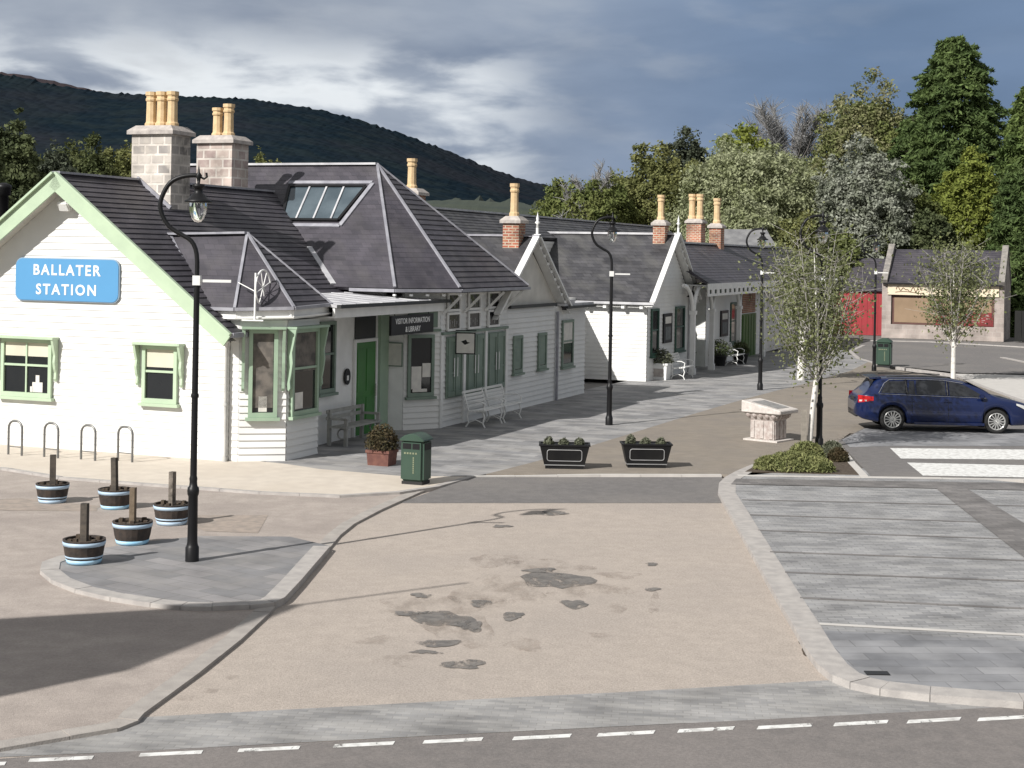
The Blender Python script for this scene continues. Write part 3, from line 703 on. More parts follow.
# --- third block: lit cross wing
EAx, EZ, Eh = 28.9, 5.45, 3.35
wall('wing_wall', rect(-4,25.8,1.85,25.8,0,2.8), (0,-1,0), lip=.008)
wall('wing_wall', [(1.85,25.8,0),(1.85,32.0,0),(1.85,32.0,2.85),(1.85,EAx,EZ-.22),(1.85,25.8,2.85)], (1,0,0), lip=.014)
wall('wing_wall', rect(1.85,32.0,-3,32.0,0,2.8), (0,1,0))
roofpart('wing_roof', [([(2.1,EAx-Eh,2.93),(2.1,EAx,EZ),(-7,EAx,EZ),(-7,EAx-Eh,2.93)],(0,-1,1)),([(2.1,EAx+Eh,2.93),(2.1,EAx,EZ),(-7,EAx,EZ),(-7,EAx+Eh,2.93)],(0,1,1))], SLATE2, .2, .018)
bars('wing_ridge', [((2.1,EAx,EZ+.02),(-7,EAx,EZ+.02))], .24, .08, LEADL)
barge(EAx, 2.14, Eh+.1, 2.88, EZ+.02)
bars('wing_gutter', [((-5,25.47,2.86),(2.2,25.47,2.86))], .1, .09, LEADL)
mb = MB()
for k in range(8): MB().box(-3.2+k*.7-.06,-3.2+k*.7+.06,25.5,25.78,2.66,2.8).build('eave_bracket', WHITE2, ST)
for s0, w in ((26.2,1.0),(29.6,1.35)):
    window(frame(1.876,s0,(0,1),.9), w, 1.75, 'sash', False, None, 0, fr=DKGREEN, depth=.06)
mb = MB(frame(1.866,31.66,(0,1))); mb.tube([(0,-.06,0),(0,-.06,3.4)], .05, 8); mb.build('rainwater_pipe', LEADL, ST)

# --- canopy range
wall('range_wall', rect(1.85,34.6,1.85,60,0,3.3), (1,0,0), lip=.012)
wall('range_wall', rect(.4,32.,.4,34.6,0,3.4), (1,0,0), WHITE2)
wall('range_wall', rect(.4,34.6,1.85,34.6,0,3.3), (0,-1,0), WHITE2)
MB(frame(.42,32.5,(0,1))).box(0,1.6,-.05,0,0,2.5).build('door', DOOR, ST)
roofpart('range_roof', [([(3.0,30.6,3.55),(3.0,60,3.55),(.3,60,5.2),(.3,30.6,5.2)],(1,0,1)),([(.3,30.6,5.2),(.3,60,5.2),(-3,60,3.3),(-3,30.6,3.3)],(-1,0,1))], SLATE, .2, .008)
bars('range_ridge', [((.3,31.5,5.22),(.3,60,5.22))], .3, .08, LEADL)
mb = MB()
for k in range(35):                         # valance with scalloped openings
    s0 = 30.3+k*.83
    mb.box(2.98,3.02,s0,s0+.83,3.44,3.56); mb.box(2.98,3.02,s0,s0+.83,3.06,3.16); mb.box(2.98,3.02,s0,s0+.22,3.16,3.44); mb.box(2.98,3.02,s0+.22,s0+.61,3.32,3.44); mb.box(2.98,3.02,s0+.61,s0+.83,3.16,3.44)
mb.box(2.90,2.94,30.9,59.3,3.06,3.56)
mb.m = [0]*(len(mb.m)-6)+[1]*6
mb.build('canopy_valance', [WHITE2, DKGREEN], ST)
MB().box(1.9,2.9,30.9,59.3,3.45,3.5).build('canopy_soffit', WHITE2, ST)
for s0 in (30.0,33.1,38.0,43,48,53.5):
    mb = MB(); mb.box(2.41,2.59,s0-.09,s0+.09,.0,2.35); mb.box(2.37,2.63,s0-.13,s0+.13,2.35,2.5); mb.box(2.38,2.62,s0-.12,s0+.12,0,.25)
    cpost = mb.build('canopy_post', WHITE2, ST)
    mb = MB()
    for sg in (-1,1):
        pa = [(2.5,s0+sg*(.1+1.45*(1-math.cos(a))),2.5+1.0*math.sin(a)) for a in [i*PI/2/8 for i in range(9)]]
        mb.tube(pa, .08, 6)
    mb.build('arch_brace', WHITE2, cpost)
window(frame(1.866,39.0,(0,1),.75), 1.55, 1.85, 'sash', False, None, 0, fr=DKGREEN, depth=.06)
mb = MB(frame(1.866,41.3,(0,1))); mb.box(0,2.9,-.06,0,.0,2.0)
for k in range(5): mb.box(.08+k*.57,.12+k*.57,-.08,-.06,.05,1.95)
mb.build('green_gate', mat('olive_green_paint', (.06,.13,.02), (.05,.11,.02), 2, .5), ST)
MB(frame(1.866,41.3,(0,1))).box(.1,2.8,-.03,0,2.05,3.0).build('brick_infill', BRICKM, ST)
# rear long roof seen over the wings
roofpart('rear_roof', [([(-2.7,16.5,5.23),(-2.7,50,5.23),(-4.3,50,6.12),(-4.3,16.5,6.12)],(1,0,1)),([(-7.4,16.5,4.4),(-7.4,50,4.4),(-4.3,50,6.12),(-4.3,16.5,6.12)],(-1,0,1))], SLATE2, .22, .015)
bars('rear_ridge', [((-4.3,16.5,6.14),(-4.3,50,6.14))], .24, .07, LEADL)
wall('rear_wall', rect(-7.0,17,-7.0,50,0,4.4), (-1,0,0)); wall('rear_wall', rect(-2.75,17.,-2.75,50,2.9,5.1), (1,0,0))
wall('rear_wall', [(-7,50,0),(-2.8,50,0),(-2.8,50,5.1),(-4.3,50,6.0),(-7,50,4.4)], (0,1,0))
# far end: pale shed roof with a finial
roofpart('shed_roof', [([(-4.6,61.4,5.2),(-.6,61.4,5.2),(-1.7,63.5,6.35),(-4.6,63.5,6.35)],(0,-1,1))], mat('grey_sheet_roof', (.20,.20,.20), (.13,.13,.135), 2, .6), .5, .01)
wall('shed_wall', rect(-4.5,61.6,-.7,61.6,0,5.1), (0,-1,0), CAPST)
# far chimneys
stack(.68,1.19,14.2,14.75,4.0,5.5,BRICKM,[(.93,14.48,1)],.125,1.0,.08)
stack(1.27,1.74,28.4,28.95,4.5,5.78,BRICKM,[(1.5,28.68,1)],.13,.98,.07)
stack(.1,.66,42.,42.7,4.7,5.98,BRICKM,[(.38,42.35,1)],.16,1.2,.08)
stack(-1.95,-1.2,45.6,46.5,3.6,6.28,BRICKM,[(-1.77,46.,1),(-1.37,46.,1)],.165,1.25,.08)

# --- things fixed to the station
def stt(name, t, s, z, label, cat, rz=0., group=None): return empty(name, W(t,s,z), -A+rz, label, cat, group)
def rrect(w, h, r, n=6):
    pts = []
    for cx, cy, a0 in ((w/2-r,h/2-r,0),(-w/2+r,h/2-r,PI/2),(-w/2+r,-h/2+r,PI),(w/2-r,-h/2+r,3*PI/2)):
        for i in range(n+1): a = a0+PI/2*i/n; pts.append((cx+r*math.cos(a),cy+r*math.sin(a)))
    return pts
def plate(mb, pts, y0, y1):                 # xz outline, thickness y0 (front) .. y1
    n = len(pts)
    mb.add([(x,y0,z) for x,z in pts]+[(x,y1,z) for x,z in pts], [tuple(range(n)), tuple(range(2*n-1,n-1,-1))]+[(i,i+n,(i+1)%n+n,(i+1)%n) for i in range(n)])
sg = stt('name_sign', -4.23, -.03, 3.81, 'sky blue rounded board reading BALLATER STATION on white gable', 'sign')
mb = MB(); plate(mb, rrect(2.78,.94,.17), -.05, 0); mb.build('board', SIGNBL, sg)
mb = MB(); plate(mb, rrect(2.82,.98,.18), -.035, .001); mb.build('rim', mat('sign_rim', (.3,.4,.5), None, 2, .4), sg)
text_mb('BALLATER', .33, Matrix.Translation((.0,-.052,.21)) @ TXT, .008, 1.27, .012).build('lettering', WHITE2, sg)
text_mb('STATION', .33, Matrix.Translation((.0,-.052,-.23)) @ TXT, .008, 1.27, .012).build('lettering', WHITE2, sg)
o = stt('flood_lamp', -4.22, -.03, 5.52, 'small white floodlight under the gable peak', 'lamp')
mb = MB(); mb.box(-.05,.05,-.12,0,-.04,.06); mb.build('bracket', WHITE2, o)
mb = MB(Matrix.Translation((0,-.16,-.02)) @ Matrix.Rotation(.6,4,'X')); mb.box(-.15,.15,-.10,.10,-.13,.11); bevel(mb.build('head', WHITE2, o), .03)
# round bracket sign over the bay
o = stt('wheel_bracket', .62, .0, 3.05, 'white iron ring on a post above the bay window', 'bracket', .2)
mb = MB(); mb.tube([(-.02,0,.0),(-.02,.02,1.02)], .025, 6); mb.tube([(-.3,-.02,0),(.18,-.02,0.)], .02, 6); mb.build('post', WHITE2, o)
mb = MB(); Rr = .38
cen = Vector((.04,.34,.70))
mb.tube([cen+Vector((.04*math.cos(a),Rr*math.cos(a),Rr*math.sin(a))) for a in [2*PI*i/20 for i in range(21)]], .022, 6)
mb.build('ring', WHITE2, o)
mb = MB()
for i in range(4):
    a = PI*i/4+.3; v = Vector((.04*math.cos(a),Rr*math.cos(a),Rr*math.sin(a))); mb.tube([cen-v, cen+v], .012, 5)
mb.build('spokes', WHITE2, o)
mb = MB(); mb.tube([(-.02,.01,.62),(-.47,.2,.8)], .012, 5); mb.build('stay', WHITE2, o)
# information board
o = stt('information_board', 1.44, 6.2, 2.78, 'black hanging board with white lettering beneath the porch eave', 'sign')
M_ = Matrix.Rotation(PI/2,4,'Z')
mb = MB(M_); mb.box(-1.25,1.25,-.03,.03,-.24,.24); mb.build('board', BLACK, o)
text_mb('VISITOR INFORMATION', .19, M_ @ Matrix.Translation((0,-.033,.09)) @ TXT, .002, 1.0, .004).build('lettering', WHITE2, o)
text_mb('& LIBRARY', .19, M_ @ Matrix.Translation((0,-.033,-.12)) @ TXT, .002, 1.0, .004).build('lettering', WHITE2, o)
mb = MB(M_)
for x in (-1.0,1.0): mb.tube([(x,0,.24),(x,.03,.34)], .012, 5)
mb.build('hanger', BLACK, o)
o = stt('notice_board', .6, 7.0, 1.95, 'blank white notice panel on the wall beside green post', 'notice board')
MB().box(-.2,.2,-.03,0,-.28,.28).build('panel', PAPER, o); 
mb = MB(); mb.box(-.23,.23,-.025,.0,-.31,-.28); mb.box(-.23,.23,-.025,.0,.28,.31); mb.box(-.23,-.2,-.025,0,-.28,.28); mb.box(.2,.23,-.025,0,-.28,.28); mb.build('frame', SAGE, o)
o = stt('hanging_sign', 1.42, 8.9, 2.5, 'small white square sign hanging out from the shuttered windows', 'sign')
mb = MB(Matrix.Rotation(.35,4,'Z')); mb.box(.08,.55,-.02,.02,-.58,-.06); mb.build('board', PAPER, o)
mb = MB(Matrix.Rotation(.35,4,'Z')); mb.box(.05,.08,-.025,.025,-.61,-.03); mb.box(.55,.58,-.025,.025,-.61,-.03); mb.box(.08,.55,-.025,.025,-.61,-.58); mb.box(.08,.55,-.025,.025,-.06,-.03); mb.tube([(0,0,.02),(.6,0,.02)], .015, 6); mb.build('frame', BLACK, o)
mb = MB(Matrix.Rotation(.35,4,'Z')); mb.add([(.2,-.024,-.27),(.3,-.024,-.36),(.44,-.024,-.3),(.36,-.024,-.28),(.33,-.024,-.22)], [(0,1,2,3,4)]); mb.build('emblem', BLACK, o)
def poster(t, s, w, z0, z1, label):
    o = stt('poster_case', t, s, z0, label, 'poster frame')
    M2 = frame(0,0,(0,1)); h = z1-z0
    mb = MB(M2); mb.box(0,w,-.06,0,0,h); mb.build('case', BLACK, o)
    mb = MB(M2); mb.box(.18,w-.18,-.066,-.061,h*.66,h-.12); mb.build('notice', PAPER, o)
    mb = MB(M2); mb.box(.22,w-.22,-.066,-.061,.12,h*.55); mb.build('notice', mat('grey_notice', (.16,.17,.17), (.07,.08,.08), 9, .6), o)
poster(1.87,27.85,1.2,1.3,2.42,'black poster case on the shaded gable wall of the lit wing')
poster(1.87,37.1,1.35,1.15,2.28,'black poster case on the wall under the canopy')
o = stt('wall_lamp', 1.93, 31.9, 3.1, 'black conical lantern on a curved arm by the gable downpipe', 'lamp')
mb = MB(); mb.tube([(0,0,0),(.1,-.0,.35),(.3,-.6,.42),(.34,-1.1,.3),(.34,-1.15,.12)], .025, 6); mb.build('arm', BLACK, o)
mb = MB(); mb.lathe([(.03,.18),(.06,.1),(.09,.05),(.26,-.08),(.24,-.09),(.05,0)], 10, (.34,-1.15,0)); mb.build('shade', BLACK, o)
o = stt('wall_sign', .39, 4.75, 1.52, 'small round black plaque on white wall left of green door', 'plaque')
mb = MB(frame(0,0,(0,1))); plate(mb, [(.15*math.cos(a),.2*math.sin(a)) for a in [2*PI*i/16 for i in range(16)]], -.03, 0); mb.build('plate', BLACK, o)
mb = MB(frame(0,0,(0,1))); mb.box(-.05,.05,-.034,-.0305,-.09,.03); mb.build('emblem', WHITE2, o)

# ------------------------------------------------------------------ street lamps
def lamp():
    r = empty('street_lamp', (0,0,0), 0, '', 'street lamp', 'black swan neck street lamps')
    mb = MB(); mb.lathe([(.100,0),(.100,.2),(.088,.22),(.08,.25),(.074,.3),(.070,.95),(.082,.97),(.088,1.02),(.082,1.07),(.062,1.09),(.055,1.16),(.06,1.2),(.045,1.26)], 16); mb.build('base', BLACK, r)
    mb = MB(); mb.tube([(0,0,1.2),(0,0,4.16)], [.05,.042], 10); mb.lathe([(.055,2.38),(.06,2.41),(.055,2.44)], 10); mb.build('shaft', BLACK, r)
    pa = [(0,4.153),(-.01,4.47),(-.09,4.66),(-.26,4.765),(-.42,4.87),(-.52,5.03),(-.553,5.19),(-.51,5.35),(-.41,5.51),(-.25,5.595),(-.075,5.62),(0,5.61)]
    P2 = []
    for i in range(len(pa)-1):
        p0, p1, p2, p3 = (Vector((pa[max(i-1,0)][0],0,pa[max(i-1,0)][1])),)+tuple(Vector((pa[min(i+k,len(pa)-1)][0],0,pa[min(i+k,len(pa)-1)][1])) for k in (0,1,2))
        for k in range(3):
            u = k/3; P2.append(.5*((2*p1)+(p2-p0)*u+(2*p0-5*p1+4*p2-p3)*u*u+(3*p1-p0-3*p2+p3)*u**3))
    P2.append(Vector((0,0,5.61)))
    mb = MB(); mb.tube(P2, .034, 8); mb.tube([(0,0,5.61),(.08,0,5.57),(.12,0,5.6),(.11,0,5.66)], .018, 6); mb.build('swan_neck', BLACK, r)
    mb = MB(); mb.lathe([(0,5.78),(.012,5.72),(.02,5.66),(.05,5.62),(.03,5.57),(.02,5.5),(.09,5.49),(.095,5.45),(.06,5.43),(.065,5.36),(.10,5.34),(.14,5.28),(.2,5.25),(.2,5.225),(.12,5.22),(0,5.23)], 16); mb.build('lantern', BLACK, r)
    mb = MB(); mb.lathe([(.128,5.22),(.13,5.16),(.12,5.08),(.09,4.99),(.05,4.945),(0,4.935)], 16); mb.build('globe', GLOBE, r)
    mb = MB(); mb.box(-.055,.055,-.055,.055,4.02,4.16); mb.box(.055,.5,-.02,.02,4.065,4.105); mb.build('banner_arm', WHITE2, r)
    return r
lp = lamp()
for i, ((px, py), lb) in enumerate([((192,561),'nearest, on the paved island among the barrel tubs'),((609,425),'lamp behind the two black trough planters'),((760,390),'lamp standing left of the birch before the canopy'),((819,448),'lamp rising from the shrub bed right behind the birch trunk'),((874,371),'most distant lamp, beside the far green litter bin')]):
    q = g(px, py, .01 if i == 0 else 0); z = .01 if i == 0 else (.016 if i == 3 else 0.)
    if i == 0: lp.location = (q[0], q[1], z); lp['label'] = 'black swan neck street lamp, '+lb
    else: dup(lp, (q[0], q[1], z), R([0,4,-3,6,-5][i]), 'black swan neck street '+lb)

# ------------------------------------------------------------------ foliage helpers
def leafcloud(pts, nrm, size, jit=.9, asp=.55):
    """quads round the points; returns verts, faces"""
    n = len(pts)
    d = nrm+rng.normal(0, jit, (n,3)); d /= np.linalg.norm(d, axis=1)[:,None]+1e-9
    a = rng.normal(0, 1, (n,3)); a -= d*(a*d).sum(1)[:,None]; a /= np.linalg.norm(a, axis=1)[:,None]+1e-9
    b = np.cross(d, a)
    s = (size*rng.uniform(.6, 1.35, n))[:,None]
    v = np.stack([pts-a*s, pts-b*s*asp, pts+a*s, pts+b*s*asp], 1).reshape(-1,3)
    f = np.arange(4*n).reshape(-1,4)
    return v, f
def leafmesh(name, v, f, mt, parent=None):
    me = bpy.data.meshes.new(name)
    me.vertices.add(len(v)); me.vertices.foreach_set('co', v.astype(np.float32).ravel())
    me.loops.add(f.size); me.loops.foreach_set('vertex_index', f.astype(np.int32).ravel())
    me.polygons.add(len(f)); me.polygons.foreach_set('loop_start', np.arange(0, f.size, f.shape[1], dtype=np.int32))
    me.update(calc_edges=True); me.validate()
    me.materials.append(mt)
    o = bpy.data.objects.new(name, me); COL.objects.link(o)
    if parent: o.parent = parent
    return o
def leafmat(name, c, c2, sc=.5, trans=.35, isl=.35):
    if name in MATS: return MATS[name]
    m = mat(name, c, c2, sc, .75, 0, 0, 5, .25, isl, lo=.38, hi=.62)
    nt = m.node_tree; b = nt.nodes['Principled BSDF']; out = [x for x in nt.nodes if x.type == 'OUTPUT_MATERIAL'][0]
    tr = nt.nodes.new('ShaderNodeBsdfTranslucent'); ms = nt.nodes.new('ShaderNodeMixShader'); ms.inputs[0].default_value = trans
    src = b.inputs['Base Color'].links[0].from_socket
    L(nt, src, tr.inputs[0]); L(nt, b.outputs[0], ms.inputs[1]); L(nt, tr.outputs[0], ms.inputs[2]); L(nt, ms.outputs[0], out.inputs[0])
    return m
def unit(n):
    d = rng.normal(0, 1, (n,3)); return d/np.linalg.norm(d, axis=1)[:,None]
def crown(rx, ry, z0, z1, nl, nclump, size, clump=.3, bottom=.0, power=1.0, squash=.8):
    """leaf points: a ragged shell over an uneven ellipsoid plus many small clumps on it"""
    rz_ = (z1-z0)/2; c = np.array([0,0,(z0+z1)/2]); ax = np.array([rx,ry,rz_])
    ph = rng.uniform(0, 6.28, 8)
    def wob(d):
        return (1+.09*np.sin(d[:,0]*4+d[:,2]*3+ph[0])+.07*np.sin(d[:,1]*5-d[:,2]*5+ph[1])+.08*np.sin(d[:,0]*9+d[:,1]*7+ph[2])+.06*np.sin(d[:,2]*13+d[:,0]*8+ph[3]))
    n1 = int(nl*.42); n2 = nl-n1
    d1 = unit(n1); r1 = wob(d1)*rng.uniform(.5, 1, n1)**.4*.90
    p1 = c+d1*ax*r1[:,None]+rng.normal(0, .05*rx, (n1,3))
    d = unit(nclump*2); d = d[d[:,2] > -.8]
    cen = c+d*ax*(wob(d)*rng.uniform(.72, 1.0, len(d)))[:,None]
    cs = clump*.62*min(rx,rz_*1.1)*rng.uniform(.45, 1.25, len(d))
    w = cs**2; k = rng.choice(len(d), n2, p=w/w.sum())
    u = unit(n2); off = u*(cs[k]*rng.uniform(.3, 1, n2)**.5*(1+.35*rng.normal(0,1,n2).clip(-1,1.6)))[:,None]; off[:,2] *= squash
    p2 = cen[k]+off
    pts = np.concatenate([p1, p2]); nrm = np.concatenate([d1*.9+np.array([0,0,.4]), u*.8+d[k]*.6+np.array([0,0,.35])])
    ok = pts[:,2] > .1
    return pts[ok], nrm[ok]
def trunk_mb(h, r, top=(0,0), limbs=5, z0=.35, spread=1.5, seed=0):
    rd = random.Random(seed); mb = MB()
    path = [(top[0]*k/6+rd.uniform(-.06,.06)*h*.05*k, top[1]*k/6+rd.uniform(-.06,.06)*h*.05*k, h*k/6) for k in range(7)]
    mb.tube(path, [r*(1-.8*k/6) for k in range(7)], 8)
    for i in range(limbs):
        a = rd.uniform(0, 6.28); zz = h*rd.uniform(z0, .8); k = zz/h*6; b = Vector(path[int(k)]).lerp(Vector(path[min(int(k)+1,6)]), k-int(k))
        l = spread*rd.uniform(.6, 1.1)
        e = b+Vector((math.cos(a)*l, math.sin(a)*l, l*rd.uniform(.5, 1.1)))
        m_ = b.lerp(e,.5)+Vector((0,0,-.08*l))
        mb.tube([b, m_, e], [r*.4, r*.25, r*.08], 6)
    return mb
BARK = mat('bark', (.10, .08, .06), (.06, .05, .04), 5, .9, .4)
BIRCH = mat('birch_bark', (.66, .64, .60), (.40, .38, .35), 5, .8, .2, lo=.5, hi=.75)
BIRCHB = mat('birch_twigs', (.46,.44,.41), (.26,.24,.22), 5, .8, 0)
LEAVES = {
 'leftw': leafmat('deep_olive_leaves', (.14,.155,.06), (.075,.092,.036), .5),  # deeper olive leaf colour, varied by noise
 'silver': leafmat('silver_leaves', (.35,.37,.235), (.23,.255,.13), .9),
 'silver2': leafmat('grey_white_leaves', (.36,.375,.32), (.20,.22,.16), .7),
 'olive': leafmat('olive_leaves', (.23,.235,.09), (.15,.165,.062), .6),
 'bloom': leafmat('blossom_leaves', (.28,.27,.15), (.13,.155,.05), .9),
 'yellow': leafmat('spring_leaves', (.24,.27,.06), (.16,.195,.04), .5),
 'mid': leafmat('mid_green_leaves', (.20,.22,.075), (.125,.155,.05), .6),
 'dark': leafmat('dark_leaves', (.115,.135,.06), (.068,.088,.04), .5),
 'conifer': leafmat('conifer_needles', (.125,.175,.058), (.075,.115,.038), .6, .35),
 'conifer2': leafmat('green_needles', (.15,.20,.06), (.09,.135,.042), .6, .35),
 'pine': leafmat('pine_needles', (.095,.11,.07), (.06,.072,.048), .4, .25),
 'twig': leafmat('bare_twigs', (.36,.355,.35), (.27,.27,.275), .5, .1, .2),
 'birch': leafmat('birch_leaves', (.16,.185,.07), (.24,.255,.14), 1.6, .45, .5),
 'hedge': leafmat('shrub_leaves', (.27,.28,.12), (.17,.19,.075), 5, .35),
 'brown': leafmat('bronze_leaves', (.10,.075,.04), (.055,.05,.025), 6, .3),
 'grey': leafmat('grey_plant', (.17,.18,.125), (.10,.11,.07), 6, .3),
}
def place(px, Y): return at(px, 255, Y)[0]
def tree(name, label, px, Y, ytop, wpx, lf, nl=9000, nc=60, size=.3, clump=.3, zb=1.0, ry=None, cat='tree', group='trees behind the station', seed=1, asp=.55):
    x, y, zt = at(px, ytop, Y); zt += .16
    r = empty(name, (x, Y, -.16), 0, label, cat, group)
    rx = wpx/2*Y/F
    pts, nr = crown(rx*1.05, ry or rx, zb, zt*1.02, int(nl*4.2), int(nc*2.0), size, clump*.9)
    v, f = leafcloud(pts, nr, size*.46, 1.1, asp)
    leafmesh('crown', v, f, LEAVES[lf], r)
    trunk_mb(zt*.8, max(.16,zt*.022), (0,0), 7, .3, rx*.7, seed).build('trunk', BARK, r)
    return r
def conifer(name, label, px, Y, ytop, wpx, lf, nl=16000, size=.3, seed=3, zb=.6, droop=.25, pw=.75, group='conifers behind the shop'):
    x, y, zt = at(px, ytop, Y); zt += .16; rx = wpx/2*Y/F
    r = empty(name, (x, Y, -.16), 0, label, 'tree', group)
    nb = int(zt*22); V = []; Fm = []; N = []
    rd = np.random.default_rng(seed)
    mb = MB(); mb.tube([(0,0,0),(.1,0,zt*.5),(0,.05,zt*.97)], [zt*.022,zt*.014,.03], 8)
    pts = []; nr = []
    tops = [(0,0,1.)]
    for i in range(nb):
        q = rd.uniform(0,1)**.85; z = zb+(zt-zb)*q; a = rd.uniform(0,2*PI)
        Lb = rx*((1-q)**pw)*rd.uniform(.5,1.1)+.3; droop_ = droop*rd.uniform(-.5,1.5)
        k = max(6, int(nl/nb*(Lb/rx+.2)*1.3))
        u = rd.uniform(.2,1,k)**.7
        px_ = np.cos(a)*Lb*u; py_ = np.sin(a)*Lb*u; pz = z-droop_*Lb*u**1.5+.10*Lb*np.sin(u*3)
        w = .12*Lb*(1.1-u)+.12
        side = rd.normal(0,1,k)*w
        pts.append(np.stack([px_-np.sin(a)*side, py_+np.cos(a)*side, pz+rd.normal(0,.07,k)-np.abs(side)*.25], 1))
        nr.append(np.tile([np.cos(a)*.35,np.sin(a)*.35,1.], (k,1)))
        if i % 4 == 0: mb.tube([(0,0,z),(math.cos(a)*Lb*.8,math.sin(a)*Lb*.8,z-droop_*Lb*.6)], [.05,.02], 4)
    ni = int(nl*.45); qi = rd.uniform(0,1,ni)**1.3*.96; ai = rd.uniform(0,2*PI,ni)
    ri = rx*((1-qi)**pw)*(.74+.10*np.sin(ai*5+qi*31)+.08*np.sin(ai*9-qi*47))*rd.uniform(.6,1.05,ni)+.1
    pts.append(np.stack([np.cos(ai)*ri, np.sin(ai)*ri, zb+(zt-zb)*qi+rd.normal(0,.12,ni)], 1)); nr.append(np.stack([np.cos(ai)*.8, np.sin(ai)*.8, np.full(ni,.7)], 1))
    v, f = leafcloud(np.concatenate(pts), np.concatenate(nr), size*.85, .9, .32)
    leafmesh('crown', v, f, LEAVES[lf], r); mb.build('trunk', BARK, r)
    return r
def baretree(name, label, px, Y, ytop, wpx, n=260, seed=5, zb=3., tw=.035, col='twig', spread=.9):
    x, y, zt = at(px, ytop, Y); zt += .16; rx = wpx/2*Y/F
    r = empty(name, (x, Y, -.16), 0, label, 'tree', 'trees behind the station')
    rd = random.Random(seed); mb = MB(); mt_ = MB()
    mb.tube([(0,0,0),(.1,.05,zt*.45),(0,0,zt*.8)], [zt*.02,zt*.013,.04], 7)
    for i in range(46):
        a = rd.uniform(0,6.28); z = zb+(zt*.78-zb)*rd.random(); l = rx*rd.uniform(.5,1.05)*(1.15-.45*z/zt)
        b = Vector((0,0,z)); e = b+Vector((math.cos(a)*l,math.sin(a)*l,min(l*1.5, zt-z-.3)*rd.uniform(.75,1)))
        m_ = b.lerp(e,.5)+Vector((math.cos(a),math.sin(a),-.5))*l*.1
        mb.tube([b,m_,e], [.07,.045,.018], 5)
        for k in range(int(n/46*2)):
            u = rd.uniform(.25,1); p = b.lerp(e,u)
            q = p+Vector((rd.gauss(0,.5),rd.gauss(0,.5),rd.uniform(.3,1.1)))*l*.34
            mt_.tube([p,p.lerp(q,.5)+Vector((rd.gauss(0,.05),rd.gauss(0,.05),.04)),q], [tw*.7,tw*.45,tw*.25], 3, False)
    mt_.build('crown', LEAVES[col], r); mb.build('trunk', mat('grey_bark', (.19,.175,.165), (.13,.12,.115), 4, .9), r)
    return r

# --- background trees (left to right, far to near)
tree('broadleaf_tree','dark shaggy tree rising beyond the gable at the left edge',6,70,133,76,'dark',9000,60,.24,.3,.5,group='trees behind the gable',seed=1)
tree('pine_tree','dull green tree between the left edge and gable peak',54,80,153,66,'pine',6500,46,.25,.3,.5,group='trees behind the gable',seed=2)
tree('broadleaf_tree','yellowish bushy tree just right of the gable peak',98,95,146,66,'leftw',7500,50,.27,.28,.5,group='trees behind the gable',seed=3)
tree('broadleaf_tree','low olive tree beside the triple pot chimney',126,100,142,58,'olive',6000,46,.27,.28,.5,group='trees behind the gable',seed=4)
tree('broadleaf_tree','dark tree mostly hidden by the gable roof',-22,62,128,60,'dark',6000,46,.22,.3,.5,group='trees behind the gable',seed=5)
tree('broadleaf_tree','tree showing as a small olive tuft right of the double pot chimney',268,130,150,48,'olive',4000,36,.3,.28,.5,group='trees behind the gable',seed=6)
tree('pine_tree','dark pine with a ragged leaning top beyond the chimneys',684,138,131,52,'pine',5500,26,.34,.26,2.5,seed=7)
tree('pine_tree','low grey pine shoulder right of the ragged pine',712,140,152,44,'pine',4000,24,.34,.3,2,seed=8)
tree('spring_tree','bright yellow green crown peeping over the big silver tree',742,132,127,60,'yellow',4500,30,.34,.3,4,seed=9)
baretree('bare_tree','pale leafless poplar standing tall against the dark cloud',793,136,90,100,3200,11,4,.045)
baretree('bare_tree','leafless twiggy tree left of the green hedge trees',588,112,150,62,1000,12,2,.05)
tree('broadleaf_tree','olive bush tree at the left end of the tree line',556,118,188,60,'mid',5000,40,.3,.3,.5,seed=10)
tree('broadleaf_tree','rounded hedge like tree above the station ridge',600,112,176,76,'mid',8000,60,.28,.26,.5,seed=11)
tree('broadleaf_tree','taller olive green dome left of the silver tree',652,116,153,84,'olive',9000,70,.28,.24,.5,seed=12)
tree('whitebeam_tree','broad silver green whitebeam behind the station chimneys',755,108,147,160,'silver',20000,150,.27,.2,.5,seed=13)
tree('blossom_tree','tall olive tree with pale blossom along its top',868,128,98,128,'bloom',15000,110,.32,.22,1,seed=14)
tree('broadleaf_tree','olive foliage filling the gap between two silver trees',822,114,178,70,'olive',9000,66,.28,.26,.5,seed=15)
tree('whitebeam_tree','grey white tree left of the great conifer',862,104,149,92,'silver2',13000,100,.26,.22,.5,seed=16)
tree('broadleaf_tree','mid green tree in front of the great conifer',908,106,190,66,'mid',8500,60,.28,.26,.5,seed=17)
conifer('conifer_tree','great dark conifer towering above the shop roof',956,118,38,176,'conifer',60000,.27,3,3,.18,.50)
conifer('conifer_tree','green conifer cut by the right edge',1028,112,88,130,'conifer2',36000,.25,4,3,.25,.7)
conifer('conifer_tree','shorter dark conifer tucked against the left side of the great conifer',912,121,116,112,'conifer',26000,.25,9,1,.25,.6)
tree('spring_tree','yellow green tree before the conifers above the shop',968,108,158,70,'yellow',9000,70,.28,.24,.5,seed=18)
conifer('conifer_tree','dark drooping conifer beside the right end of the shop',1014,101,165,80,'conifer',22000,.22,6,.4,.3,.6)
tree('broadleaf_tree','dark green tree low behind the shop ridge',930,103,205,60,'dark',6000,46,.27,.28,.5,seed=19)
tree('broadleaf_tree','green shrub tree over the red shed roof',836,101,228,52,'mid',6000,46,.25,.28,.4,seed=20)
tree('broadleaf_tree','shaded bushes filling the right edge past the shop',1046,103,150,80,'dark',8000,60,.28,.28,.3,seed=21)
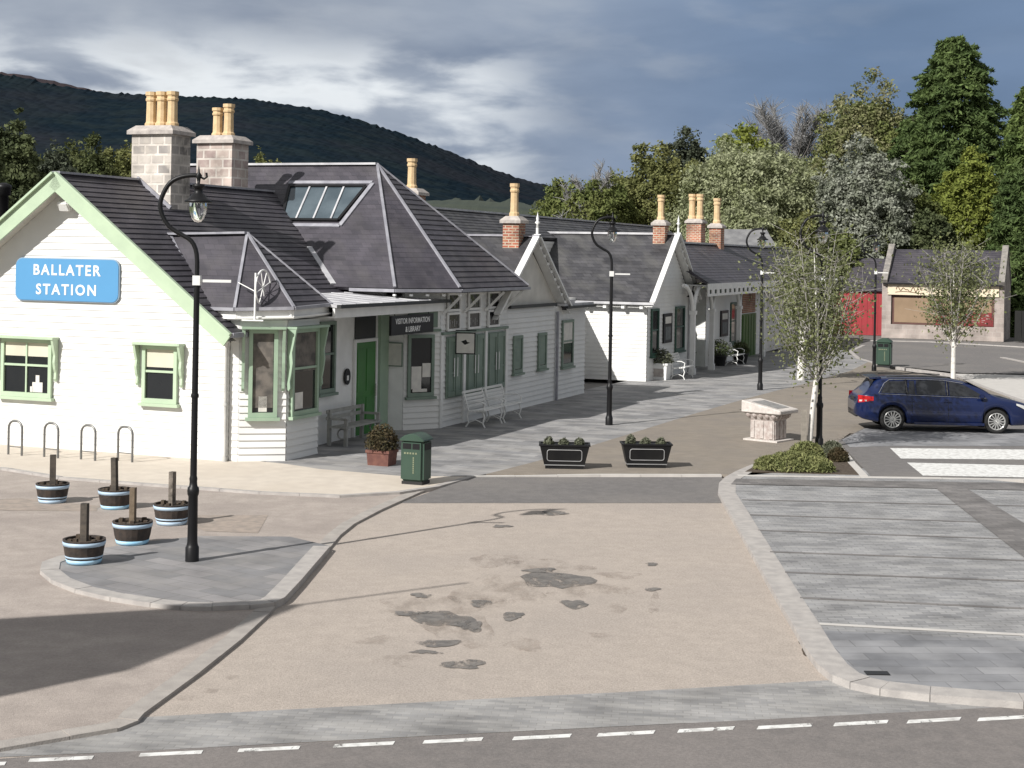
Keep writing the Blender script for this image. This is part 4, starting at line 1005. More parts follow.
tree('broadleaf_tree','olive bushes behind the canopy end of the station',795,98,215,60,'olive',7000,50,.25,.28,.4,seed=22)
tree('broadleaf_tree','green bushes above the pale end roof',745,98,205,70,'silver',7000,50,.25,.28,.4,seed=23)

tree('broadleaf_tree','olive tree closing the gap right of the twiggy tree',628,124,176,84,'olive',9000,60,.28,.26,.5,seed=31)
tree('broadleaf_tree','dark olive tree behind the ragged pine',704,126,162,84,'olive',9000,60,.28,.26,.5,seed=32)
tree('broadleaf_tree','deep green tree behind the base of the pale poplar',790,132,158,100,'mid',10000,66,.28,.26,.5,seed=33)
tree('broadleaf_tree','green tree between the blossom tree and the great conifer',906,124,128,80,'mid',10000,66,.28,.26,.5,seed=34)
tree('broadleaf_tree','mid green bushes low behind the grey white tree',880,103,226,70,'mid',7000,50,.25,.28,.4,seed=35)
tree('broadleaf_tree','olive tree low between two taller trees beyond the gable',34,92,152,70,'leftw',7500,50,.27,.28,.5,group='trees behind the gable',seed=36)
tree('broadleaf_tree','olive green tree directly above the gable peak',70,104,147,66,'leftw',7500,50,.27,.28,.5,group='trees behind the gable',seed=37)
tree('broadleaf_tree','yellow olive tree half hidden by the triple pot chimney',146,108,146,60,'olive',7000,50,.27,.28,.5,group='trees behind the gable',seed=38)
# --- birches
def birch(label, px, py, ytop, wpx, nl, ns, seed, ctr=0., tr=.07, size=.07, z0=1.3, lean=.1):
    q = g(px, py); Y = q[1]; zt = at(px, ytop, Y)[2]; rx = wpx/2*Y/F
    r = empty('birch_tree', (q[0], q[1], 0.0), 0, label, 'tree', 'young birches on the paving')
    rd = random.Random(seed); mb = MB(); st = MB(); pts = []
    mb.tube([(0,0,0),(lean*.5,0,z0*.6),(lean,0,z0),(lean*1.1+ctr*.3,0,zt*.55),(lean+ctr,0,zt*.9)], [tr*1.1,tr,tr*.9,tr*.55,tr*.15], 8)
    for i in range(ns):
        a = rd.uniform(0,6.28); z = z0*.85+(zt*.6-z0*.85)*rd.random()**1.4; l = rx*rd.uniform(.35,.95)*(1.1-.4*z/zt)
        ez_ = min(z+rd.uniform(1.,2.1)*max(l,.5)*1.35, zt*.98); zc = z0*.75+(zt-z0*.75)*.45; hz2 = (zt-z0*.75)*.56
        l = min(l, rx*.95*math.sqrt(max(.03, 1-((ez_-zc)/hz2)**2)))
        b = Vector((lean,0,z)); e = Vector((lean+ctr+math.cos(a)*l, math.sin(a)*l, ez_))
        m_ = b.lerp(e,.45)+Vector((math.cos(a)*l*.12,math.sin(a)*l*.12,-.05))
        st.tube([b,m_,e], [tr*.30,tr*.20,tr*.07], 5)
        for k in range(int(nl/ns)):
            u = rd.uniform(.3,1.08); p = (b.lerp(m_,u*2) if u < .5 else m_.lerp(e,(u-.5)*2))
            s_ = .12*rx+.06
            pts.append(p+Vector((rd.gauss(0,s_),rd.gauss(0,s_),rd.gauss(0,s_))))
        for k in range(5):
            u = rd.uniform(.3,.9); p = m_.lerp(e,u); st.tube([p,p+Vector((rd.gauss(0,.25),rd.gauss(0,.25),rd.uniform(0,.35)))*rx], [tr*.09,tr*.04], 4, False)
    P_ = np.array(pts)
    v, f = leafcloud(P_, rng.normal(0,1,P_.shape), size, 1., .65)
    leafmesh('crown', v, f, LEAVES['birch'], r)
    mb.build('trunk', BIRCH, r); st.build('branches', BIRCHB, r)
    return r
birch('young white stemmed birch in the shrub bed beside the stone lectern', 809, 449, 226, 132, 6800, 40, 3, -.12, .062, .040, 1.85, .16)
birch('slim birch growing behind the roof of the blue car', 953, 381, 246, 104, 4600, 30, 8, -.05, .09, .062, 1.4, 0)
birch('birch with thick white trunk behind the nearest birch', 801, 380, 262, 90, 4500, 20, 9, .1, .15, .065, 2.0, .05)
q = g(804,449); o = empty('tree_stake', (q[0]-.03,q[1]-.1,0), 0, 'short grey timber stake at the foot of the birch', 'stake')
MB().box(-.06,.06,-.05,.05,0,.95).build('post', mat('grey_timber', (.30,.27,.23), (.22,.2,.17), 7, .9, .2), o)
# shrubs in the bed
for i, (px, py, w, h, lf, lb) in enumerate([(790,471,56,19,'hedge','yellow green ground shrub at the front of the bed'),(768,470,30,13,'hedge','low green shrub at the left tip of the bed'),(838,462,22,13,'brown','bronze twiggy shrub at the foot of the black lamp'),(806,462,40,20,'hedge','green shrub directly under the white birch stem'),(832,457,24,15,'grey','grey feathery plant at the back right of the bed'),(816,472,40,14,'hedge','small green shrub at the front right of the bed')]):
    q = g(px, py); k = q[1]/F
    r = empty('shrub', (q[0], q[1], 0.015), 0, lb, 'shrub', 'shrubs in the planting bed')
    n = 2600; u = unit(n); u[:,2] = np.abs(u[:,2]); rr = rng.uniform(.4,1,n)**.5
    p = u*rr[:,None]*np.array([w*k/2, w*k/3, h*k]); p[:,2] += .02
    v, f = leafcloud(p, u+np.array([0,0,.1]), .05, 1.2, .25); leafmesh('foliage', v, f, LEAVES[lf], r)
    mb = MB()
    for j in range(7): a = j*.9; mb.tube([(0,0,0),(math.cos(a)*w*k*.3,math.sin(a)*w*k*.2,h*k*.7)], [.012,.006], 4)
    mb.build('stems', BARK, r)

# ------------------------------------------------------------------ barrel tubs
def tub(label, px, py, postm, ph, k=1., lean=0., low=BANDB, mid=None, two=True):
    q = g(px-3, py+1, -.04); on = (px < 140 and py > 530)
    r = empty('barrel_tub', (q[0], q[1]+.2, .012 if on else -.04), random.uniform(0,3), label, 'planter', 'half barrel tubs with posts')
    prof = [(.245*k,0),(.285*k,.14),(.31*k,.30),(.322*k,.375),(.322*k,.385),(.285*k,.385),(.28*k,.33)]
    mb = MB(); mb.lathe(prof, 20, (0,0,0), False); mb.build('staves', BARRELW, r)
    def band(z0, z1, nm, m_):
        rr = lambda z: (.245+(.322-.245)*(z/.375)**.8)*k+.006
        mb = MB(); mb.lathe([(rr(z0)-.01,z0),(rr(z0),z0),(rr(z1),z1),(rr(z1)-.01,z1)], 20); mb.build('hoop', m_, r)
    band(.29,.355,'t',BANDW); band(.005,.075,'b',low)
    if two: band(.10,.13,'c',BANDW)
    mb = MB(); mb.lathe([(.283*k,.32),(.15,.345),(0,.35)], 16)
    for j in range(9): a = j*.7; mb.box(.2*math.cos(a)-.03,.2*math.cos(a)+.03,.2*math.sin(a)-.03,.2*math.sin(a)+.03,.3,.36+.03*(j%3))
    mb.build('soil', SOIL, r)
    mb = MB(Matrix.Rotation(lean,4,'Y')); mb.box(-.05,.05,-.04,.04,.2,.37+ph); mb.build('post', postm, r)
    r.scale = (1,1,.9)
tub('barrel tub nearest the island kerb with dark post and blue lower hoop', 83, 568, POSTW, .58, .95)
tub('barrel tub with a pale timber post, between front tub and black lamp', 132, 548, POSTL, .58, .95, two=False)
tub('leftmost barrel tub, standing furthest from the lamp', 52, 503, POSTW, .58, .92, low=BANDW)
tub('barrel tub standing behind the pale post with broad blue hoop', 115, 509, POSTW, .62, .92, .03, two=False)
tub('barrel tub partly hidden by the black lamp post', 172, 525, mat('bleached_post', (.22,.19,.16), (.07,.06,.05), 11, .85), .6, .95, low=BANDW)

# ------------------------------------------------------------------ cycle racks
def rack():
    r = empty('cycle_rack', (0,0,0), 0, '', 'cycle rack', 'steel hoops by the gable wall')
    w, h, rr = .4, .74, .16
    pa = [(-w/2,0,0),(-w/2,0,h-rr)]+[(-w/2+rr-rr*math.cos(a),0,h-rr+rr*math.sin(a)) for a in [PI/2*i/5 for i in range(1,6)]]+[(w/2-rr+rr*math.sin(a),0,h-rr+rr*math.cos(a)) for a in [PI/2*i/5 for i in range(0,6)]]+[(w/2,0,0)]
    MB().tube(pa, .025, 8).build('hoop', STEEL, r)
    MB().tube([(-w/2,0,.18),(w/2,0,.18)], .012, 6).build('crossbar', STEEL, r)
    return r
rk = rack()
for i, (px, py, lb) in enumerate([(15,455,'furthest left, cut close to the frame edge'),(51,457.5,'second from the left'),(88,460,'third from the left'),(125,461.5,'nearest the black lamp post')]):
    q = g(px, py); lb = 'bare steel cycle hoop on the cream pavement, '+lb
    if i == 0: rk.location = (q[0],q[1],0); rk.rotation_euler = (0,0,-A-.12); rk['label'] = lb
    else: dup(rk, (q[0],q[1],0), -A-.12, lb)

# ------------------------------------------------------------------ planters
def trough():
    r = empty('trough_planter', (0,0,0), 0, '', 'planter', 'black trough planters on the tan path')
    mb = MB(); mb.frustum(0,0,.07,.5,.43,.2,.53,.25); o = mb.build('body', PLANTB, r)
    mb = MB(); mb.box(-.41,.41,-.19,.19,0,.07); mb.build('foot', PLANTB, r)
    mb = MB(); mb.box(-.435,.435,-.215,.215,.072,.092); mb.build('trim', mat('grey_trim', (.25,.25,.25), None, 5, .5), r)
    mb = MB(); 
    for x0,x1,y0,y1 in ((-.55,.55,-.27,-.23),(-.55,.55,.23,.27),(-.55,-.51,-.23,.23),(.51,.55,-.23,.23)): mb.box(x0,x1,y0,y1,.49,.525)
    mb.build('rim', PLANTB, r)
    pts = rrect(.74,.24,.05,4)
    mb = MB(Matrix.Translation((0,-.231,.29)) @ Matrix.Rotation(.117,4,'X')); mb.tube([(x,0,z) for x,z in pts]+[(pts[0][0],0,pts[0][1])], .008, 5); mb.build('panel_line', mat('silver_line', (.4,.4,.4), None, 5, .4), r)
    mb = MB(); mb.box(-.51,.51,-.232,.232,.44,.47); mb.build('soil', SOIL, r)
    return r
def clump(name, label, loc, rx, h, lf, n=500, size=.03, group=None, parts=True, cat='plant'):
    r = empty(name, loc, 0, label, cat, group)
    u = unit(n); u[:,2] = np.abs(u[:,2])*1.; rr = rng.uniform(.3,1,n)**.5
    v, f = leafcloud(u*rr[:,None]*np.array([rx,rx,h])+np.array([0,0,.01]), u+np.array([0,0,.5]), size, .8, .4)
    leafmesh('foliage', v, f, LEAVES[lf], r)
    mb = MB()
    for j in range(5): a = j*1.3; mb.tube([(0,0,0),(math.cos(a)*rx*.6,math.sin(a)*rx*.6,h*.7)], [.008,.004], 4)
    mb.build('stems', BARK, r)
    return r
tr_ = trough()
for i, (px, py, lb) in enumerate([(564.5,469,'left hand black trough planter with three grey tufts'),(646.5,468,'right hand black trough planter, nearer the stone lectern')]):
    q = g(px, py); y = q[1]+.2
    if i == 0: tr_.location = (q[0],y,0); tr_.rotation_euler = (0,0,-.02); tr_['label'] = lb
    else: dup(tr_, (q[0],y,0), .03, lb)
    for k, dx in enumerate((-.34,-.02,.32)):
        clump('lavender_tuft', ('grey green tuft at the %s of the %s trough planter' % (['left end','middle','right end'][k],['left','right'][i])), (q[0]+dx,y-.02,.47), .12, [.2,.17,.18][k]+.04*i*(k == 0), 'grey', 420, .032, 'tufts in the black troughs')
q = g(381,466); o = empty('brick_planter', (q[0],q[1]+.2,0), -A, 'square terracotta planter in front of the porch', 'planter')
mb = MB(); mb.frustum(0,0,0,.27,.24,.2,.26,.22); mb.build('box', TERRA, o)
mb = MB(); mb.box(-.28,.28,-.24,.24,.27,.33); mb.build('rim', TERRA, o); MB().box(-.24,.24,-.2,.2,.33,.345).build('soil', SOIL, o)
clump('potted_shrub', 'bushy bronze green shrub in the terracotta planter', (q[0],q[1]+.2,.34), .38, .55, 'brown', 1600, .04, None, cat='shrub')
# white planter and greenery by the wing
q = g(661,380); o = empty('box_planter', (q[0],q[1]+.3,0), -A, 'white square planter box at the corner of the lit wing', 'planter')
mb = MB(); mb.frustum(0,0,0,.55,.3,.3,.33,.33); mb.build('box', WHITE2, o); MB().box(-.37,.37,-.37,.37,.55,.62).build('rim', WHITE2, o); MB().box(-.2,.2,-.325,-.31,.12,.42).build('panel', CAPST, o)
MB().box(-.3,.3,-.3,.3,.62,.64).build('soil', SOIL, o)
clump('potted_plant', 'spiky grey green plant in the white planter box', (q[0],q[1]+.3,.63), .5, .55, 'grey', 700, .06, None)
for px, py, rx, h, lf, lb in [(690,366,.75,.85,'dark','dark round shrub in a pot behind the far bench'),(719,366,.8,.9,'dark','dark clipped shrub in a pot at the second canopy post'),(741,364,.55,.75,'dark','small dark shrub in a pot by the olive gate'),(673,372,.5,.6,'grey','loose grey green shrub in a pot under the poster case')]:
    q = g(px, py); o = empty('flower_pot', (q[0],q[1]+.3,0), 0, lb.split(' shrub')[0].replace('dark','black').replace('loose grey green','charcoal')+' pot holding a shrub'+lb.split('shrub in a pot')[1], 'flower pot', 'pots along the station wall')
    MB().lathe([(.28,0),(.36,.38),(.4,.4),(.4,.46),(.33,.46)], 12).build('pot', BLKPL, o); MB().lathe([(.33,.44),(0,.45)], 12).build('soil', SOIL, o)
    clump('potted_shrub', lb, (q[0],q[1]+.3,.45), rx*.8, h*.75, lf, 900, .06, 'shrubs along the station wall', cat='shrub')

# ------------------------------------------------------------------ benches
def bench(w=1.35, iron=True):
    r = empty('garden_bench', (0,0,0), 0, '', 'bench', 'white slatted benches along the station')
    mb = MB()
    for k in range(5): mb.box(-w/2,w/2,-.46+k*.095,-.39+k*.095,.44-.01*k,.475-.01*k)
    mb.build('seat', WHITE2, r)
    mb = MB()
    for k in range(5): z = .54+k*.092; y = .02+(z-.45)*.36; mb.bar((-w/2,y,z),(w/2,y,z),.03,.058,(0,-.3,1))
    mb.build('backrest', WHITE2, r)
    for x in (-w/2+.06, w/2-.06):
        mb = MB()
        mb.tube([(x,-.44,0),(x,-.38,.12),(x,-.43,.28),(x,-.38,.42),(x,-.1,.415),(x,.03,.43),(x,.16,.9)], .022, 6)
        mb.tube([(x,.1,0),(x,.02,.12),(x,.06,.28),(x,.02,.42)], .022, 6); mb.tube([(x,-.4,.42),(x,-.44,.62),(x,-.3,.68),(x,.08,.66)], .02, 6); mb.tube([(x,-.38,.12),(x,-.18,.2),(x,.02,.12)], .016, 6)
        mb.build('leg', WHITE2, r)
    return r
be = bench()
bl = [(2.0,9.3,PI/2,1,'white slatted bench under the shuttered windows, nearer the green bin'),(2.0,10.75,PI/2,1,'white slatted bench under the shuttered windows, further from the green bin'),(2.45,28.0,PI/2,1,'white iron bench beside the white planter box'),(2.5,36.6,PI/2,1,'distant white bench under the canopy by the second post')]
for i, (t, s, rz_, k, lb) in enumerate(bl):
    if i == 0: be.location = W(t,s,0); be.rotation_euler = (0,0,-A+rz_); be['label'] = lb
    else: dup(be, W(t,s,0), -A+rz_, lb)
o = stt('wooden_bench', .82, 4.3, 0, 'plain grey wooden bench in the porch recess left of the green door', 'bench', PI/2)
mw = mat('grey_bench', (.36,.36,.33), (.28,.28,.26), 5, .7)
mb = MB()
for k in range(3): mb.box(-.95,.95,-.3+k*.15,-.17+k*.15,.42,.46)
mb.build('seat', mw, o)
mb = MB(); mb.box(-.95,.95,.2,.24,.6,.68); mb.box(-.95,.95,.2,.24,.75,.83); mb.build('backrest', mw, o)
for x in (-.85,.85):
    mb = MB(); mb.box(x-.04,x+.04,-.28,-.2,0,.62); mb.box(x-.04,x+.04,.16,.24,0,.83); mb.box(x-.04,x+.04,-.28,.2,.6,.65); mb.tube([(x,-.14+.12*math.cos(a),.28+.12*math.sin(a)) for a in [2*PI*i/10 for i in range(11)]],.02,5); mb.build('leg', mw, o)

# ------------------------------------------------------------------ litter bins
def bin_():
    r = empty('litter_bin', (0,0,0), 0, '', 'litter bin', 'green litter bins')
    o = MB().box(-.25,.25,-.22,.22,.05,.88).build('body', BINGR, r); bevel(o, .05, 3)
    MB().box(-.22,.22,-.19,.19,0,.06).build('plinth', BLKPL, r)
    mb = MB(); n = 10
    pr = [(-.265+.53*i/n, .88+.12*math.sin(PI*i/n)**.8) for i in range(n+1)]+[(.265,.85),(-.265,.85)]
    vs = [(x,-.235,z) for x,z in pr]+[(x,.235,z) for x,z in pr]; m_ = len(pr)
    mb.add(vs, [tuple(range(m_)), tuple(range(2*m_-1,m_-1,-1))]+[(i,i+m_,(i+1)%m_+m_,(i+1)%m_) for i in range(m_)]); bevel(mb.build('lid', BINGR, r), .012, 1)
    mb = MB(); mb.box(-.19,-.01,-.226,-.215,.70,.81); mb.box(.02,.17,-.226,-.215,.70,.81); mb.box(.245,.256,-.15,.15,.68,.81); mb.build('slot', BLACK, r)
    mb = MB()
    for k in range(5): mb.box(-.16+k*.06,-.125+k*.06,-.2265,-.2205,.60,.635)
    for k in range(8): mb.box(.03,.055,-.2265,-.2205,.22+k*.042,.25+k*.042)
    mb.build('lettering', mat('faded_gold', (.22,.24,.15), None, 5, .5), r)
    return r
bn = bin_(); q = g(415,485); bn.location = (q[0],q[1]+.22,0); bn.rotation_euler = (0,0,-A); bn['label'] = 'dark green litter bin on the kerb corner by the terracotta planter'
q = g(884,367); dup(bn, (q[0],q[1],0), -A, 'dark green litter bin beside the far street lamp', 1.25)

# ------------------------------------------------------------------ stone lectern
q = g(769.5,442); o = empty('stone_lectern', (q[0]+.03,q[1]+.42,0), -A-.32, 'carved pale granite lectern block with sloping plaque', 'lectern')
MB().box(-.47,.5,-.42,.42,0,.04).build('plinth', STONE, o)
mb = MB(); mb.box(-.34,.34,-.30,.30,.04,.55)
for x in (-.26,0,.26): mb.box(x-.05,x+.05,-.325,-.30,.06,.5)
for y in (-.2,0.03,.23): mb.box(.34,.36,y-.06,y+.06,.06,.5)
bevel(mb.build('shaft', STONED, o), .012, 1)
mb = MB(); mb.frustum(0,0,.52,.72,.345,.305,.48,.42)
for k in range(5):
    x = -.36+k*.18; mb.lathe([(0,.56),(.06,.6),(.075,.66),(.05,.72)], 7, (x,-.35,0))
    y = -.3+k*.15; mb.lathe([(0,.56),(.06,.6),(.075,.66),(.05,.72)], 7, (.4,y,0))
mb.build('capital', STONED, o)
mb = MB(); mb.add([(-.52,-.46,.70),(.6,-.46,.70),(.6,.46,.70),(-.52,.46,.70),(-.52,-.46,1.0),(.6,-.46,.80),(.6,.46,.80),(-.52,.46,1.0)], [(0,3,2,1),(4,5,6,7),(0,1,5,4),(1,2,6,5),(2,3,7,6),(3,0,4,7)])
bevel(mb.build('top_slab', STONE, o), .02, 1)
mb = MB(); mb.add([(-.3,-.3,.9685),(.42,-.3,.8395),(.42,.3,.8395),(-.3,.3,.9685),(-.3,-.3,.96),(.42,-.3,.83),(.42,.3,.83),(-.3,.3,.96)], [(0,1,2,3),(0,4,5,1),(1,5,6,2),(2,6,7,3),(3,7,4,0)]); mb.build('plaque', mat('slate_plaque', (.20,.19,.18), (.30,.29,.27), 7, .4), o)

# ------------------------------------------------------------------ estate car
def lerp_(tb, x):
    for (x0,y0),(x1,y1) in zip(tb, tb[1:]):
        if x <= x1: 
            k = (x-x0)/(x1-x0) if x1 > x0 else 0; return y0+(y1-y0)*max(0,min(1,k))
    return tb[-1][1]
def smooth_(tb, x, e=.06): return (lerp_(tb,x-e)+2*lerp_(tb,x)+lerp_(tb,x+e))/4
def car(loc, rz, label):
    r = empty('estate_car', loc, rz, label, 'car')
    # x from rear bumper (0) to front bumper (4.78); left/right = y
    wr, wf, RW = .93, 3.68, .375
    belt = [(0,.72),(.06,.9),(.25,.98),(1,.965),(2,.945),(3.3,.92),(3.75,.90),(4.3,.80),(4.62,.70),(4.78,.56)]
    top = [(0,.72),(.05,.88),(.22,1.0),(.30,1.1),(.52,1.35),(.62,1.385),(1.2,1.415),(2.0,1.425),(2.5,1.40),(2.9,1.325),(3.3,1.18),(3.62,.99),(3.8,.945),(4.2,.875),(4.5,.79),(4.68,.70),(4.78,.56)]
    bot = [(0,.42),(.1,.32),(.5,.24),(1.5,.20),(3.4,.20),(4.4,.22),(4.7,.26),(4.78,.34)]
    hw = [(0,.66),(.08,.78),(.3,.86),(1.0,.885),(2.4,.89),(3.8,.875),(4.3,.82),(4.6,.70),(4.78,.52)]
    rw = [(0,.5),(.4,.58),(.7,.615),(2.2,.62),(2.9,.59),(3.4,.64),(3.8,.66),(4.78,.4)]
    xs = sorted(set([round(v,3) for v in list(np.linspace(0,4.78,70))+[wr+RW*math.cos(a) for a in np.linspace(0,PI,15)]+[wf+RW*math.cos(a) for a in np.linspace(0,PI,15)]]))
    rows = []
    for x in xs:
        zb = smooth_(bot,x); arch = False
        for w_ in (wr, wf):
            if abs(x-w_) < RW: zb = max(zb, .32+math.sqrt(max(RW**2-(x-w_)**2,0))); arch = True
        zbe = smooth_(belt,x); zt = smooth_(top,x); h = smooth_(hw,x,.1); k = smooth_(rw,x,.1)
        zt = max(zt, zbe+.012)
        if zt-zbe < .12: k = h*.86
        zb = min(zb, zbe-.08)
        row = [(x,0,zb+.0),(x,h*.93,zb)]
        m1 = zb+(zbe-zb)*.35; m2 = zb+(zbe-zb)*.72
        row += [(x,h*.985,zb+(zbe-zb)*.06),(x,h,m1),(x,h*.995,m2),(x,h*.97,zbe-.015),(x,h*.94,zbe+.004)]
        for u in (.33,.66,.9): row.append((x,h*.94+(k-h*.94)*u,zbe+(zt-zbe)*(u*.97)))
        row += [(x,k*.93,zt-.008*(zt>1.2)),(x,k*.5,zt+.012*(zt>1.2)),(x,0,zt+.02*(zt>1.2))]
        rows.append(row)
    nr_ = len(rows[0]); vs = []; fs = []
    for row in rows: vs += row
    off = len(vs)
    for row in rows: vs += [(p[0],-p[1],p[2]) for p in row]
    for i in range(len(rows)-1):
        for j in range(nr_-1):
            a = i*nr_+j; b = a+nr_
            fs.append((a,b,b+1,a+1)); fs.append((off+a,off+a+1,off+b+1,off+b))
    for i in (0,len(rows)-1):
        ring = [i*nr_+j for j in range(nr_)]+[off+i*nr_+j for j in range(nr_-2,0,-1)]
        fs.append(tuple(ring) if i else tuple(ring[::-1]))
    mb = MB(); mb.add([(x-2.39,y,z) for x,y,z in vs], fs, True)
    body = mb.build('body', BODY, r)
    bm = bmesh.new(); bm.from_mesh(body.data); bmesh.ops.remove_doubles(bm, verts=bm.verts, dist=1e-4); bmesh.ops.recalc_face_normals(bm, faces=bm.faces); bm.to_mesh(body.data); bm.free()
    for p in body.data.polygons: p.use_smooth = True
    def side(x, u, sg, o=.008):             # point on the glasshouse side
        zbe = smooth_(belt,x); zt = max(smooth_(top,x),zbe+.012); h = smooth_(hw,x,.1)*.94; k = smooth_(rw,x,.1)
        n = Vector((0,(zt-zbe),(h-k))).normalized()
        p = Vector((x-2.39,h+(k-h)*u,zbe+.004+(zt-zbe)*u*.97))+n*o
        p.y *= sg; return p
    def glass(name, poly, mt, o=.008, th=.004):
        for sg in (1,-1):
            mb = MB(); m = len(poly)
            # fan of strips across
            N = 10; up_ = []; dn = []
            (xa,ua),(xb,ub),(xc,uc),(xd,ud) = poly   # bottom-left, bottom-right, top-right, top-left
            for i in range(N+1):
                k = i/N
                dn.append(side(xa+(xb-xa)*k, ua+(ub-ua)*k, sg, o)); up_.append(side(xd+(xc-xd)*k, ud+(uc-ud)*k, sg, o))
            mb.add(dn+up_, [(i,i+1,N+2+i,N+1+i) if sg < 0 else (i,N+1+i,N+2+i,i+1) for i in range(N)], True)
            mb.build(name, mt, r)
    glass('side_window', [(.62,.1),(1.28,.1),(1.28,.84),(.78,.84)], CARGL)
    glass('side_window', [(1.34,.08),(1.52,.08),(1.52,.86),(1.40,.86)], CARGL)
    glass('side_window', [(1.57,.08),(2.34,.08),(2.34,.88),(1.57,.88)], CARGL)
    glass('side_window', [(2.44,.08),(3.42,.08),(2.86,.82),(2.44,.88)], CARGL)
    for sg in (1,-1):
        pa = [side(.56,.05,sg,.014),side(.62,.3,sg,.014),side(.72,.7,sg,.014),side(.86,.92,sg,.014)]+[side(x,.93,sg,.014) for x in (1.3,1.8,2.3)]+[side(2.82,.9,sg,.014)]
        MB().tube(pa, .010, 5).build('window_trim', CHROME, r)
        MB().tube([side(x,.02,sg,.012) for x in np.linspace(.58,3.4,12)], .008, 5).build('window_trim', CHROME, r)
        MB().tube([side(x,1.0,sg,.03)+Vector((0,0,.035)) for x in np.linspace(.8,2.5,10)], .014, 5).build('roof_rail', BLKPL, r)
        for x, y in ((1.32,.5),(2.39,.5)): MB().tube([side(x,.08,sg,.004),side(x-.02 if x < 2 else x,.86,sg,.004)], .03, 4).build('window_pillar', BLKPL, r)
        h1 = smooth_(hw,2.0,.1)
        for x0,x1 in ((1.30,1.5),(2.28,2.48)):
            o = MB().box(x0-2.39,x1-2.39,sg*h1-.012,sg*h1+.028,.80,.83).build('door_handle', BODY, r); bevel(o,.008,1)
        for x in (1.44,2.40,3.36):          # door gaps
            mb = MB(); hh = smooth_(hw,x,.1); pts = [(x-2.39,sg*(hh*.985+.004),.30),(x-2.39,sg*(hh+.002),.5),(x-2.39,sg*(hh*.997+.002),.75),(x-2.39,sg*(hh*.972+.002),.91)]
            if x < 2: pts[0] = (x+.0-2.39,sg*(hh+.002),.56)
            mb.tube(pts, .005, 4); mb.build('door_gap', BLKPL, r)
        mb = MB(); mb.box(3.18-2.39,3.34-2.39,sg*.90-.10*(sg<0)-0.0,sg*.90+.10*(sg>0),.93,1.05); bevel(mb.build('wing_mirror', BODY, r), .03, 2)
        o = MB().box(1.5-2.39,3.35-2.39,sg*.885-.015,sg*.885+.015,.2,.27).build('sill_trim', BODY, r)
        # tail lamp and headlamp wrap the corners
        mb = MB(); ps = []
        for x in np.linspace(.03,.42,7):
            hh = smooth_(hw,x,.1); k = (x-.03)/.39
            ps.append(((x-2.39,sg*(hh*.985+.012),.74+.07*k),(x-2.39,sg*(hh*.972+.014),.945-.03*k)))
        vs_ = [p for a in ps for p in a]; mb.add(vs_, [(2*i,2*i+2,2*i+3,2*i+1) if sg > 0 else (2*i,2*i+1,2*i+3,2*i+2) for i in range(6)], True)
        tl = mb.build('tail_lamp', TAIL, r)
        mb = MB()
        hh = smooth_(hw,.12,.1); mb.add([(.06-2.39,sg*(smooth_(hw,.06,.1)*.985+.016),.775),(.24-2.39,sg*(smooth_(hw,.24,.1)*.985+.016),.785),(.24-2.39,sg*(smooth_(hw,.24,.1)*.985+.016),.825),(.06-2.39,sg*(smooth_(hw,.06,.1)*.985+.016),.82)], [(0,1,2,3) if sg < 0 else (0,3,2,1)]); mb.build('lamp_lens', LENS, tl)
        mb = MB(); ps = []
        for x in np.linspace(4.2,4.66,7):
            hh = smooth_(hw,x,.1); k = (x-4.2)/.46; zt = smooth_(belt,x)
            ps.append(((x-2.39,sg*(hh*1.0+.012),zt-.06-.10*k),(x-2.39,sg*(hh*.955+.014),zt-.012)))
        vs_ = [p for a in ps for p in a]; mb.add(vs_, [(2*i,2*i+2,2*i+3,2*i+1) if sg > 0 else (2*i,2*i+1,2*i+3,2*i+2) for i in range(6)], True); mb.build('headlamp', LENS, r)
        for w_ in (wr, wf):
            mb = MB(Matrix.Translation((w_-2.39,sg*.79,.32)) @ Matrix.Rotation(-sg*PI/2,4,'X'))
            mb.lathe([(.225,-.09),(.30,-.09),(.32,-.06),(.32,.06),(.30,.09),(.225,.09),(.225,-.09)], 28)
            wh = mb.build('wheel', TYRE, r)
            mb = MB(Matrix.Translation((w_-2.39,sg*.79,.32)) @ Matrix.Rotation(-sg*PI/2,4,'X'))
            mb.lathe([(.235,.085),(.228,.098),(.205,.09),(.2,.05),(.05,.06),(.05,.085),(0,.09)], 28)
            for k in range(14):
                a = 2*PI*k/14; mb.bar((.04*math.cos(a),.04*math.sin(a),.082),(.215*math.cos(a),.215*math.sin(a),.086), .026, .03, (0,0,1))
            mb.build('rim', ALLOY, wh)
            mb = MB(Matrix.Translation((w_-2.39,sg*.79,.32)) @ Matrix.Rotation(-sg*PI/2,4,'X')); mb.lathe([(.2,.054),(.055,.063)], 28); mb.build('brake_disc', BLKPL, wh)
    for w_ in (wr, wf): MB().box(w_-.36-2.39,w_+.36-2.39,-.66,.66,.25,.66).build('wheel_well', BLKPL, r)
    # spoiler, rear window, windscreen, bumper strip
    mb = MB(); mb.add([(.34-2.39,-.56,1.40),(.34-2.39,.56,1.40),(.66-2.39,.58,1.43),(.66-2.39,-.58,1.43),(.36-2.39,-.56,1.37),(.36-2.39,.56,1.37),(.66-2.39,.58,1.38),(.66-2.39,-.58,1.38)], [(0,3,2,1),(4,5,6,7),(0,1,5,4),(2,3,7,6),(1,2,6,5),(3,0,4,7)]); mb.build('spoiler', BODY, r)
    mb = MB()
    for x in (0,): mb.add([(.265-2.39,-.66,1.02),(.265-2.39,.66,1.02),(.475-2.39,.52,1.335),(.475-2.39,-.52,1.335)], [(0,3,2,1)])
    mb.build('rear_window', CARGL, r)
